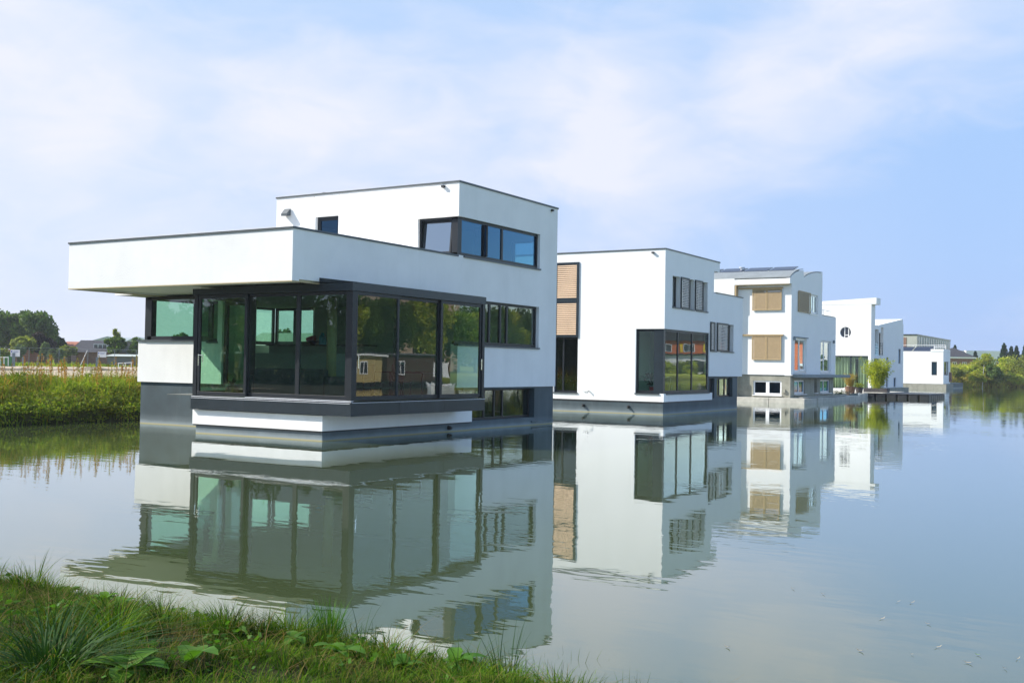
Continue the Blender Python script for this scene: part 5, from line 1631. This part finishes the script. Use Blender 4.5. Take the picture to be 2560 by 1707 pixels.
def right_bank():
    rng = np.random.default_rng(41)
    # reeds along the water line and rising behind
    P = np.array(POND)
    pts = []
    seg = [(P[i], P[i + 1]) for i in range(4, 10)]
    n = 70000
    k = rng.integers(0, len(seg), n); t = rng.random(n)
    A = np.array([s[0] for s in seg])[k]; Bq = np.array([s[1] for s in seg])[k]
    q = A + (Bq - A) * t[:, None]; e = Bq - A; e /= np.linalg.norm(e, axis=1)[:, None]
    nrm = np.stack([-e[:, 1], e[:, 0]], 1)
    dd = rng.random(n) * 22 - .4
    x = q[:, 0] + nrm[:, 0] * dd; y = q[:, 1] + nrm[:, 1] * dd
    rise = np.interp(dd, [-1, 0, 3, 10, 20], [.5, .9, 1.7, 2.5, 2.9]) * (1 + .25 * fbm(x * .25, y * .25, 1.0))
    B = np.stack([x, y, ground_z(x, y) + np.maximum(0, rise - 1.0) * rng.random(n)], 1)
    h = np.minimum(rise, 1.35) * rng.uniform(.6, 1.1, n)
    V, F = blades(B, h, rng.uniform(.08, .16, n), rng.uniform(0, 6.28, n), rng.uniform(.1, .7, n), rng, 2)
    o = np_mesh('reeds', V, F, LF_REED, col=np.repeat(np.where(dd < 1.2, rng.random(n) * .6, (fbm(x * .4, y * .4) > .3) * rng.random(n) * .6), 6))
    tag(o, 'dense green and brown reeds covering the far right bank', 'reeds', kind='stuff')
    G = 'bushes on the far right bank'
    spec = [(2455, 880, 934, 170, 34, LF_YELLOW, 'tall feathery yellow green bush behind a thin pale trunk on the right bank'),
            (2425, 905, 938, 166, 28, LF_YELLOW, 'low light green bush beside the brown brick house'),
            (2392, 915, 945, 160, 24, LF_OLIVE, 'low brownish bush right behind the last white house'),
            (2485, 905, 950, 165, 26, LF_TREE, 'dark green bush in the middle of the right bank'),
            (2520, 885, 945, 175, 38, LF_YELLOW, 'broad yellow green bush near the right edge'),
            (2555, 880, 945, 172, 36, LF_OLIVE, 'olive bush cut by the right edge of the picture'),
            (2440, 925, 960, 160, 24, LF_YELLOW, 'small bright bush low on the right bank near the water'),
            (2500, 925, 962, 166, 30, LF_OLIVE, 'low olive bush near the water under the dark bush'),
            (2545, 925, 962, 170, 30, LF_YELLOW, 'low yellowish bush near the water at the right edge')]
    for i, (u, v0, v1, dep, rp, lm, lab) in enumerate(spec):
        p = at(u, v1, dep); r = rp * dep / 2668; h = (v1 - v0) * dep / 2668 * .93
        tree('bush', (p[0], p[1], p[2]), h, r, lm, 300 + i, lab, 'bush', G, n=2600, leaf=.16, clumps=16, trunk=.0, tr=0, hz=h * .52, tight=.42)
    p = at(2456, 965, 160)
    s = MB().tube([(p[0], p[1], p[2] - .3), (p[0] + .1, p[1], p[2] + 1.6), (p[0] + .2, p[1], p[2] + 3.2)], [.05, .04, .02], 6).build('sapling_trunk', BARKW)
    tag(s, 'thin pale leaning trunk among the reeds of the right bank', 'tree')


def far_left():
    G = 'trees on the far left horizon'
    def tr(u, v0, v1, dep, rp, lm, lab, **k):
        p = at(u, v1, dep); sc = dep / 2668.5; rp = rp * 1.12
        kw = dict(n=5000, leaf=.2, clumps=24, trunk=.15, tr=.2); kw.update(k)
        nm = kw.pop('name', 'tree'); g = kw.pop('group', G); cat = kw.pop('cat', 'tree')
        return tree(nm, (p[0], p[1], p[2]), (v1 - v0) * sc, rp * sc, lm, int(u) + 1000, lab, cat, g, **kw)
    tr(14, 766, 905, 150, 66, LF_TREE, 'big dark green oak at the left edge of the picture', n=15000, clumps=40, leaf=.24)
    tr(74, 770, 903, 148, 52, LF_TREE, 'big dark green oak right of the one at the left edge', n=12000, clumps=36, leaf=.24)
    tr(60, 832, 900, 132, 30, LF_OLIVE, 'smaller olive green tree standing before the big oaks', n=5000)
    tr(103, 832, 900, 134, 28, LF_PURPLE, 'dark purple leaved tree beside the big oaks', n=6000)
    tr(149, 841, 898, 138, 13, LF_DARK, 'small round dark tree left of the grey barn', n=3000)
    tr(112, 858, 902, 122, 14, LF_SILVER, 'silvery bush in front of the purple tree', n=2200, name='bush', cat='bush')
    tr(140, 872, 905, 120, 17, LF_SILVER, 'pale grey green bush behind the fence', n=2200, name='bush', cat='bush')
    tr(172, 866, 900, 124, 22, LF_OLIVE, 'olive bush left of the barn wall', n=2600, name='bush', cat='bush')
    tr(46, 862, 903, 122, 16, LF_SILVER, 'pale slender bush below the olive tree', n=2000, name='bush', cat='bush')
    tr(10, 868, 903, 120, 20, LF_OLIVE, 'olive bush at the left edge behind the green containers', n=2200, name='bush', cat='bush')
    tr(290, 815, 892, 124, 11, LF_OLIVE, 'slender birch with an open crown above the barn roof', n=1500, clumps=14, tight=.3, bark=BARKW, name='birch_tree')
    tr(287, 843, 893, 122, 25, LF_TREE, 'bushy green tree under the slender birch', n=4500)
    tr(337, 846, 896, 122, 20, LF_TREE, 'green tree partly hidden behind the nearest house wall', n=3500)
    for i, (u, v0, r) in enumerate([(455, 826, 26), (500, 836, 20), (712, 812, 18), (640, 835, 22), (830, 838, 20)]):
        tr(u, v0, 900, 128, r, LF_TREE, ['tree seen through the left corner window of the nearest house', 'low tree seen through the left door pane', 'tree seen through the back window beside the white caravan',
                                         'tree seen low in the left back window', 'tree hidden behind the right glass door'][i], n=2500, group='trees behind the nearest house')
    # row of far trees behind the houses (seen only from a step aside)
    # buildings
    def bld(nm, u0, u1, v0, v1, dep, m, lab, cat='building', d=10, roof=None, roofh=0, over=.3, roofm=None, wins=()):
        a = at(u0, v1, dep); b = at(u1, v1, dep); w = np.linalg.norm((b - a)[:2]); h = (v1 - v0) * dep / 2668.5
        e = (b - a)[:2] / w; ang = math.atan2(e[1], e[0])
        o = empty(nm, (a[0], a[1], a[2]), lab, cat, None, ang)
        def part(mb, n_, mm, par=None):
            q = mb.build(n_, mm); q.parent = par or o; return q
        part(MB().box(0, w, 0, d, -1.5, h), 'wall', m)
        if roof == 'gable':
            part(MB().prism([(-over, h + .003), (d / 2, h + roofh), (d + over, h + .003)], 'X', -over, w + over), 'roof', roofm)
        elif roof == 'gable_x':
            part(MB().prism([(-over, h + .003), (w / 2, h + roofh), (w + over, h + .003)], 'Y', -over, d + over), 'roof', roofm)
        elif roof == 'hip':
            part(MB().add([(-over, -over, h + .003), (w + over, -over, h + .003), (w + over, d + over, h + .003), (-over, d + over, h + .003), (w * .5 - .3, d / 2, h + roofh), (w * .5 + .3, d / 2, h + roofh)],
                          [(0, 3, 2, 1), (0, 1, 5, 4), (1, 2, 5), (2, 3, 4, 5), (3, 0, 4)]), 'roof', roofm)
            part(MB().box(-over - .05, w + over + .05, -over - .06, -over + .1, h - .28, h + .0), 'gutter', WHITEP)
        for (x, z, ww, hh) in wins:
            f = part(MB().box(x, x + ww, -.06, .02, z, z + hh), 'window', WHITEP)
            mb = MB(); mb.box(x + .08, x + ww / 2 - .05, -.075, -.061, z + .08, z + hh - .08); mb.box(x + ww / 2 + .05, x + ww - .08, -.075, -.061, z + .08, z + hh - .08)
            part(mb, 'pane', GLASSB_S, f)
        return o, w, h
    bld('apartment_block', 100, 135, 821, 900, 190, BRICKR, 'brown brick block with a flat top behind the oaks', d=1.5)
    bld('house', 156, 178, 867, 900, 150, BRICKR, 'low house with an orange tiled roof left of the barn', 'house', 4, 'gable', .8, roofm=TILEO)
    o, w, h = bld('barn', 190, 275, 880, 900, 125, BRICKR, 'brown barn with a large grey tiled roof and a white dormer', 'barn', 5, 'gable', 1.45, over=.5, roofm=TILED)
    f = MB().box(w * .45, w * .85, .6, 2.8, h + .45, h + 1.0).build('dormer', WHITEP); f.parent = o
    g = MB(); [g.box(w * .46 + i * w * .13, w * .46 + i * w * .13 + w * .11, .585, .599, h + .53, h + .93) for i in range(3)]
    q = g.build('window', GLASSB_S); q.parent = f
    bld('warehouse', 232, 306, 852, 898, 165, SHEDD, 'large dark warehouse with a pale low pitched roof behind the barn', 'warehouse', 30, 'gable_x', .75, roofm=SHEDL)
    bld('warehouse', 318, 372, 853, 898, 165, SHEDD, 'second dark warehouse, partly behind the nearest house wall', 'warehouse', 30, 'gable_x', .7, roofm=SHEDL)
    bld('house', 5, 30, 873, 900, 128, TILEO, 'low orange roofed house behind the first sign', 'house', 8)
    bld('shed', 268, 350, 890, 899, 118, SHEDD, 'long low grey shed with a pale roof beyond the field', 'shed', 5, 'gable', .25, roofm=SHEDL)
    # signs with writing rows
    def sign(u0, u1, v0, v1, pu0, pu1, pv0, pv1, dep, lab):
        a = at(u0, v1, dep); sc = dep / 2668.5; w = (u1 - u0) * sc; h = (v1 - v0) * sc
        ang = math.atan2(c_r[1], c_r[0])
        o = empty('sign', (a[0], a[1], a[2]), lab, 'sign', 'site signs beside the sandy track', ang)
        zb = float(ground_z(np.array([a[0]]), np.array([a[1]]))[0]) - a[2]
        def part(mb, n_, mm):
            q = mb.build(n_, mm); q.parent = o; return q
        part(MB().box(0, w, 0, .04, 0, h), 'board', WHITEP)
        px = (pu0 - u0) * sc; pw = (pu1 - pu0) * sc
        part(MB().box(px, px + pw, -.12 if pv0 > v0 else .05, -.02 if pv0 > v0 else .18, zb - .3, (v1 - pv0) * sc), 'post', POSTG)
        t = MB(); t.box(w * .3, w * .9, -.008, 0, h * .72, h * .78); t.box(w * .3, w * .8, -.008, 0, h * .60, h * .64)
        for z in (.42, .25, .1): t.box(w * .08, w * .16, -.008, 0, h * z, h * (z + .07))
        part(t, 'lettering', SIGNG)
        part(MB().box(w * .07, w * .19, -.01, 0, h * .62, h * .85), 'emblem', SIGNB)
    sign(26, 49, 874, 891, 32, 38, 882, 921, 92, 'white site sign with blue marks behind a thick grey post, near the left edge')
    sign(244, 265, 879, 893, 241, 247, 893, 923, 90, 'white site sign with blue marks above a slim grey post, nearest the house')
    # fences
    fo = empty('mesh_fence', at(150, 905, 100).tolist(), 'thin wire mesh fence on tall posts running across the field', 'fence')
    def postv(u, v0, v1, dep, r, par, nm='post', m=POSTG):
        p = at(u, v1, dep); h = (v1 - v0) * dep / 2668.5
        return MB().tube([(p[0], p[1], p[2] - .4), (p[0], p[1], p[2] + h)], r, 8).build(nm, m, par)
    for (u, v0, v1) in ((0, 868, 908), (72, 869, 910), (147, 871, 912), (219, 873, 913), (286, 874, 913), (340, 875, 913)): postv(u, v0, v1, 100, .022, fo)
    mb = MB()
    for k in range(7):
        mb.tube([at(-40, 867 + k * 6.2, 100).tolist(), at(340, 875 + k * 5.6, 100).tolist()], .004 if k else .010, 4)
    mb.build('wire', POSTG, fo)
    for i, (u, v0, v1, lab) in enumerate([(57, 892, 912, 'short grey field post right of the thick sign post'), (94, 891, 917, 'pale field post in the middle of the gap between the signs'), (126, 892, 911, 'short thin field post left of the silvery bush')]):
        q = postv(u, v0, v1, 96, .05 if i != 1 else .07, None, 'fence_post', POSTG); tag(q, lab, 'post', 'single posts on the field')
    q = MB().tube([at(201, 913, 97).tolist(), at(218, 876, 97).tolist()], .03, 6).build('leaning_pole', WHITEP); tag(q, 'pale leaning pole on the field left of the second sign', 'pole')
    # green containers and the white hurdle
    for i, (u0, u1, lab) in enumerate([(-2, 9, 'green bin at the very left edge of the field'), (12, 20, 'green bin between two others under the white rail'), (21, 31, 'tallest green bin right of the white rail')]):
        a = at(u0, 914, 93); w = (u1 - u0) * 93 / 2668.5; M = Matrix.Translation(a.tolist()) @ Matrix.Rotation(math.atan2(c_r[1], c_r[0]), 4, 'Z')
        h = .78 if i < 2 else .86
        o = MB().box(0, w, 0, .5, -.4, h, M).box(-.02, w + .02, -.03, .53, h + .002, h + .06, M).build('green_bin', GREENP); tag(o, lab, 'bin', 'green bins by the track')
    o = MB(); 
    for (p, q_) in (((0, 893), (21, 893)), ((0, 893), (0, 914)), ((10, 893), (10, 914)), ((20.5, 893), (20.5, 914))): o.tube([at(*p, 92).tolist(), at(*q_, 92).tolist()], .035, 6)
    tag(o.build('rail_barrier', WHITEP), 'white metal rail barrier in front of the green bins', 'barrier')
    o = MB()
    for (p, q_) in (((295, 908), (331, 906)), ((296, 908), (296, 923)), ((308, 907), (308, 922)), ((313, 907), (313, 920)), ((328, 906), (328, 921))): o.tube([at(*p, 88).tolist(), at(*q_, 88).tolist()], .03, 6)
    tag(o.build('rail_barrier', WHITEP), 'low white hurdle on the sandy path beside the nearest house', 'barrier')
    # caravan behind the nearest house
    c = empty('caravan', (-20.5, 14.5, 1.15), 'white caravan parked on the bank behind the nearest house, seen through its back windows', 'caravan')
    prof = [(-3.0, .5), (-3.05, 1.6), (-2.75, 2.1), (-2.2, 2.38), (2.6, 2.42), (2.9, 2.3), (3.0, .5)]
    rot = Matrix.Translation((-19.5, 15.0, 1.15)) @ Matrix.Rotation(R(25), 4, 'Z')
    def rp(mb, nm, m):
        mb.v = [tuple(rot @ Vector(v)) for v in mb.v]; return mb.build(nm, m, c)
    rp(MB().prism(prof, 'Y', -1.1, 1.1), 'body', WHITEP)
    rp(MB().box(-2.0, -.9, -1.12, -1.1, 1.3, 1.9).box(.2, 1.5, -1.12, -1.1, 1.3, 1.9), 'window', GLASSB_S)
    rp(MB().tube([(-.2, -1.12, .33), (-.2, -.9, .33)], .33, 16), 'wheel', BLACKP)
    # far right and centre
    o, w, h = bld('house', 2365, 2433, 892, 944, 225, BRICKR, 'brown brick house with a dark pyramid roof behind the right bank', 'house', 7, 'hip', 2.0, over=.45, roofm=TILED,
                  wins=((1.3, 2.6, .9, .75), (3.4, 2.6, .9, .75), (.6, .8, .9, .75), (2.6, .8, .9, .75)))
    a = at(2257, 935, 230)
    o = empty('office_building', (a[0], a[1], a[2]), 'pale grey box shaped building with narrow vertical windows behind the last white house', 'building')
    def part(mb, n_, mm, par=None):
        q = mb.build(n_, mm); q.parent = par or o; return q
    # front face u 2255..2287, long side running away to the right
    w1 = 2.9; L = 42.0
    part(MB().box(-8, w1, 0, L, -1, 8.35), 'wall', CLADG)
    part(MB().box(-8.1, w1 + .1, -.1, L + .1, 8.353, 8.6), 'roof_edge', PANELD)
    part(MB().box(-8.05, w1 + .05, -.05, L + .05, 4.5, 4.62), 'cornice', PANELD)
    for k in range(14): part(MB().box(w1, w1 + .06, 1.2 + k * 2.9, 2.1 + k * 2.9, 4.7, 8.1), 'window', GLASSB_S)
    for k in range(12): part(MB().box(w1, w1 + .06, 1.2 + k * 3.3, 2.1 + k * 3.3, 2.4, 4.2), 'window', GLASSB_S)
    part(MB().box(.1, .7, -.06, 0, 4.8, 7.9), 'window', BRICKR)
    G = 'conifers behind the far right bank'
    for i, (u, v0, dep, rr, lab) in enumerate([(2510, 858, 225, 2.4, 'tall dark pointed conifer behind the right bank'), (2528, 866, 226, 2.0, 'dark conifer right of the tallest one'),
                                               (2541, 865, 224, 1.8, 'dark conifer with a ragged top, right of two others'), (2387, 863, 240, 1.8, 'dark conifer top left of the pyramid roof'), (2438, 878, 230, 1.6, 'dark reddish conifer right of the brick house'),
                                               (2562, 862, 222, 1.8, 'dark conifer cut by the right edge')]):
        p = at(u, 945, dep); conifer('conifer', (p[0], p[1], p[2]), (945 - v0) * dep / 2668.5, rr, LF_DARK, 500 + i, lab, G)
    bld('warehouse', 2415, 2500, 876, 945, 260, WHITEP, 'long white shed behind the conifers of the right bank', 'warehouse', 20)
    # distant tree line all round
    rng = np.random.default_rng(77); n = 26000
    a = rng.uniform(R(-140), R(75), n); rad = rng.uniform(330, 380, n)
    hmax = 3.2 + 1.8 * np.sin(a * 31) * np.sin(a * 17 + 1) + 1.2 * np.sin(a * 90)
    P = np.stack([CAM[0] + rad * np.sin(a), CAM[1] + rad * np.cos(a), 1.6 + np.maximum(1.0, hmax) * rng.random(n)], 1)
    V, F = rot_quads(P, rng.uniform(.6, 1.5, n), rng, .7)
    o = np_mesh('distant_trees', V, F, LF_TREE); tag(o, 'low line of distant trees on the horizon', 'trees', kind='stuff')




def opposite_shore():
    """the east bank, out of frame, that the large windows mirror"""
    G = 'trees on the opposite bank mirrored in the windows'
    rng = random.Random(9)
    protos = []
    for k, (lm, r, h) in enumerate([(LF_TREE, 3.6, 9.5), (LF_DARK, 3.2, 8.5), (LF_YELLOW, 3.0, 8.0)]):
        protos.append((lm, r, h))
    i = 0; made = {}
    y = 28.0
    while y < 150:
        k = [0, 1, 0, 2, 1, 0, 2][i % 7]; lm, r, h = protos[k]
        x = float(np.interp(y, [20, 40, 84, 130, 190], [48, 51, 57, 68, 66])) + 4 + rng.uniform(-1.5, 2)
        lab = 'tree number'  # replaced below
        z = 1.0
        if k not in made:
            made[k] = tree('tree', (x, y, z), h, r, lm, 900 + k, 'x', 'tree', G, n=9000, leaf=.2, clumps=34, trunk=.12, tr=.22, tight=.36)
            o = made[k]
        else:
            o = made[k].copy(); COL.objects.link(o)
            for ch in made[k].children:
                c = ch.copy(); COL.objects.link(c); c.parent = o
            o.location = (x, y, z)
        o.rotation_euler = (0, 0, rng.uniform(0, 6.28)); s = rng.uniform(.85, 1.25); o.scale = (s, s, s)
        o['label'] = ['tall leafy tree', 'dark leafy tree', 'yellow green tree'][k] + ' on the opposite bank, mirrored in the window glass'
        y += rng.uniform(3.6, 6.0); i += 1
    def flat_block(nm, x0, x1, y0, y1, h, m, lab, roofm, wy, wz, wh=1.5, ww=1.6, extra=None):
        o = empty(nm, (x0, y0, 1.0), lab, 'building')
        MB().box(x0, x1, y0, y1, .5, h).build('wall', m, o)
        MB().box(x0 - .4, x1 + .4, y0 - .4, y1 + .4, h + .003, h + .5).build('roof', roofm, o)
        y = y0 + 2
        while y < y1 - 2:
            for z in wz:
                f = MB().box(x0 - .08, x0 + .02, y, y + ww, z, z + wh).build('window', WHITEP, o)
                MB().box(x0 - .1, x0 - .081, y + .12, y + ww / 2 - .06, z + .12, z + wh - .12).box(x0 - .1, x0 - .081, y + ww / 2 + .06, y + ww - .12, z + .12, z + wh - .12).build('pane', GLASSB_S, f)
            y += wy
        return o
    flat_block('apartment_block', 78, 92, 40, 112, 15, BRICKB, 'long beige brick apartment block mirrored in the windows of the nearest house', TILED, 6.5, (2.5, 5.7, 8.9, 12.0))
    o = empty('apartment_block', (76, 200, 1.5), 'orange apartment block with a dark roof mirrored in the corner glass of the second house', 'building')
    MB().box(46, 108, 198, 210, .5, 8.4).build('wall', ORANGE, o)
    MB().box(45.5, 108.5, 197.5, 210.5, 8.403, 11.6).build('roof', TILED, o)
    for k in range(11):
        x = 49 + k * 5.4
        f = MB().box(x, x + 2.2, 197.92, 198.02, 6.0, 7.7).build('window', WHITEP, o)
        MB().box(x + .12, x + 1.04, 197.9, 197.919, 6.12, 7.58).box(x + 1.16, x + 2.08, 197.9, 197.919, 6.12, 7.58).build('pane', GLASSB_S, f)
        MB().box(x + 2.5, x + 3.2, 197.9, 198.01, 5.9, 7.8).build('shutter', YELLOWW, f)
    w = empty('boathouse', (72, 194, 1.2), 'white flat roofed building in front of the orange apartment block', 'building')
    MB().box(62, 82, 192.5, 196.5, .5, 5.2).build('wall', WHITEP, w); MB().box(61.5, 82.5, 192, 197, 5.203, 5.5).build('roof', PANELD, w)
    MB().box(66, 70, 192.4, 192.49, 1.6, 4.0).build('window', GLASSB_S, w)
    # houseboats
    b = empty('houseboat', (45.5, 48.5, 0), 'yellow houseboat with white windows mirrored in the first large pane', 'houseboat')
    MB().box(44.0, 49.0, 44.5, 50.4, -.3, .35).build('hull', BLACKP, b)
    MB().box(44.4, 48.6, 45.0, 50.0, .351, 2.75).build('wall', YELLOWP, b)
    MB().box(44.0, 49.0, 44.6, 50.4, 2.753, 2.93).build('roof', WHITEP, b)
    for y in (45.6, 47.0): w = MB().box(44.34, 44.41, y, y + .95, 1.1, 2.3).build('window', WHITEP, b); MB().box(44.32, 44.339, y + .1, y + .42, 1.2, 2.2).box(44.32, 44.339, y + .53, y + .85, 1.2, 2.2).build('pane', GLASSB_S, w)
    w = MB().box(45.2, 46.0, 44.93, 45.01, 1.1, 2.3).build('window', WHITEP, b)
    MB().box(45.28, 45.56, 44.91, 44.929, 1.2, 2.2).box(45.64, 45.92, 44.91, 44.929, 1.2, 2.2).build('pane', GLASSB_S, w)
    b = empty('houseboat', (46.5, 56.5, 0), 'brown houseboat with a flat roof mirrored in the second large pane', 'houseboat')
    MB().box(45.6, 50.5, 52.3, 61.5, -.3, .4).build('hull', BLACKP, b)
    MB().box(45.9, 50.2, 52.6, 61.2, .401, 3.0).build('wall', BROWNP, b)
    MB().box(45.6, 50.5, 52.4, 61.4, 3.003, 3.15).build('roof', SHEDD, b)
    for y in (54.4,): w = MB().box(45.84, 45.91, y, y + 1.1, 1.1, 2.4).build('window', WHITEP, b); MB().box(45.82, 45.839, y + .1, y + .5, 1.2, 2.3).box(45.82, 45.839, y + .6, y + 1.0, 1.2, 2.3).build('pane', GLASSB_S, w)
    b = empty('sailing_boat', (35.2, 46.4, 0), 'small white boat hung with two white sheets, mirrored in the glass of the nearest house', 'boat')
    V = []; n = 9
    for i in range(n):
        t = i / (n - 1); w = .62 * math.sin(math.pi * (.1 + .8 * t)) ** .7; y = 44.9 + 3.2 * t; zt = .38 + .22 * (2 * t - 1) ** 2
        V += [(35.2 - w, y, zt), (35.2 - w * .6, y, 0), (35.2, y, -.1), (35.2 + w * .6, y, 0), (35.2 + w, y, zt), (35.2 + w * .85, y, zt), (35.2, y, .12), (35.2 - w * .85, y, zt)]
    F = [(i * 8 + k, i * 8 + (k + 1) % 8, (i + 1) * 8 + (k + 1) % 8, (i + 1) * 8 + k) for i in range(n - 1) for k in range(8)] + [tuple(range(8)), tuple((n - 1) * 8 + k for k in range(8))[::-1]]
    MB().add(V, F).build('boat_hull', WHITEP, b)
    for y in (45.5, 46.65): MB().box(35.18, 35.22, y, y + .85, 1.0, 2.25).build('sheet', WHITEP, b)
    for y in (45.3, 47.6): MB().tube([(35.2, y, .2), (35.2, y, 2.7)], .03, 6).build('mast', BROWNP, b)


def shore_rows():
    G2 = 'trees on the bank behind the photographer mirrored in the sunlit glass'
    def row(pts, protos, G, lab, seed):
        rng = random.Random(seed); made = {}
        for i, (x, y, s) in enumerate(pts):
            k = i % len(protos); lm, r_, h = protos[k]
            if k not in made:
                o = made[k] = tree('tree', (x, y, -.9), h, r_, lm, seed * 10 + k, lab, 'tree', G, n=9000, leaf=.22, clumps=34, trunk=.03, tr=.25, tight=.38)
            else:
                o = made[k].copy(); COL.objects.link(o)
                for ch in made[k].children:
                    c = ch.copy(); COL.objects.link(c); c.parent = o
                o.location = (x, y, -.9)
            o.rotation_euler = (0, 0, rng.uniform(0, 6.28)); o.scale = (s, s, s * .97)
    rng = random.Random(3)
    row([(-64 + i * 4.1, -47 - .10 * i + rng.uniform(-2, 2), rng.uniform(.9, 1.2)) for i in range(17)], [(LF_DARK, 3.6, 9.0), (LF_TREE, 3.4, 8.5)], G2, 'dark leafy tree behind the photographer, mirrored in the sunlit glass', 61)
    row([(61 + i * 2.9, 188 + (i % 2) * 2.5 + rng.uniform(-1, 1), rng.uniform(.55, .98)) for i in range(9)], [(LF_YELLOW, 3.4, 7.5), (LF_OLIVE, 3.6, 7.0)], 'low trees at the north end of the pond mirrored in the second house',
        'low willow at the north end of the pond, mirrored in the second house', 62)


shore_rows()
near_grass()
near_plants()
water_leaves()
bank_weeds()
field_grass()
right_bank()
far_left()
opposite_shore()


def build_haze():
    m = D.materials.new('haze'); m.use_nodes = True; nt = m.node_tree; nt.nodes.clear()
    out = nt.nodes.new('ShaderNodeOutputMaterial'); v = nt.nodes.new('ShaderNodeVolumePrincipled')
    v.inputs['Color'].default_value = (0.86, 0.92, 1.0, 1); v.inputs['Density'].default_value = 0.0003; v.inputs['Anisotropy'].default_value = 0.2
    nt.links.new(v.outputs[0], out.inputs['Volume'])
    o = MB().box(-1900, 1900, -650, 2700, -3.0, 24.0).build('haze', m)
    o['kind'] = 'stuff'; o['label'] = 'thin pale haze over the pond and the far land'
    if hasattr(m, 'cycles'): m.cycles.homogeneous_volume = True


build_haze()
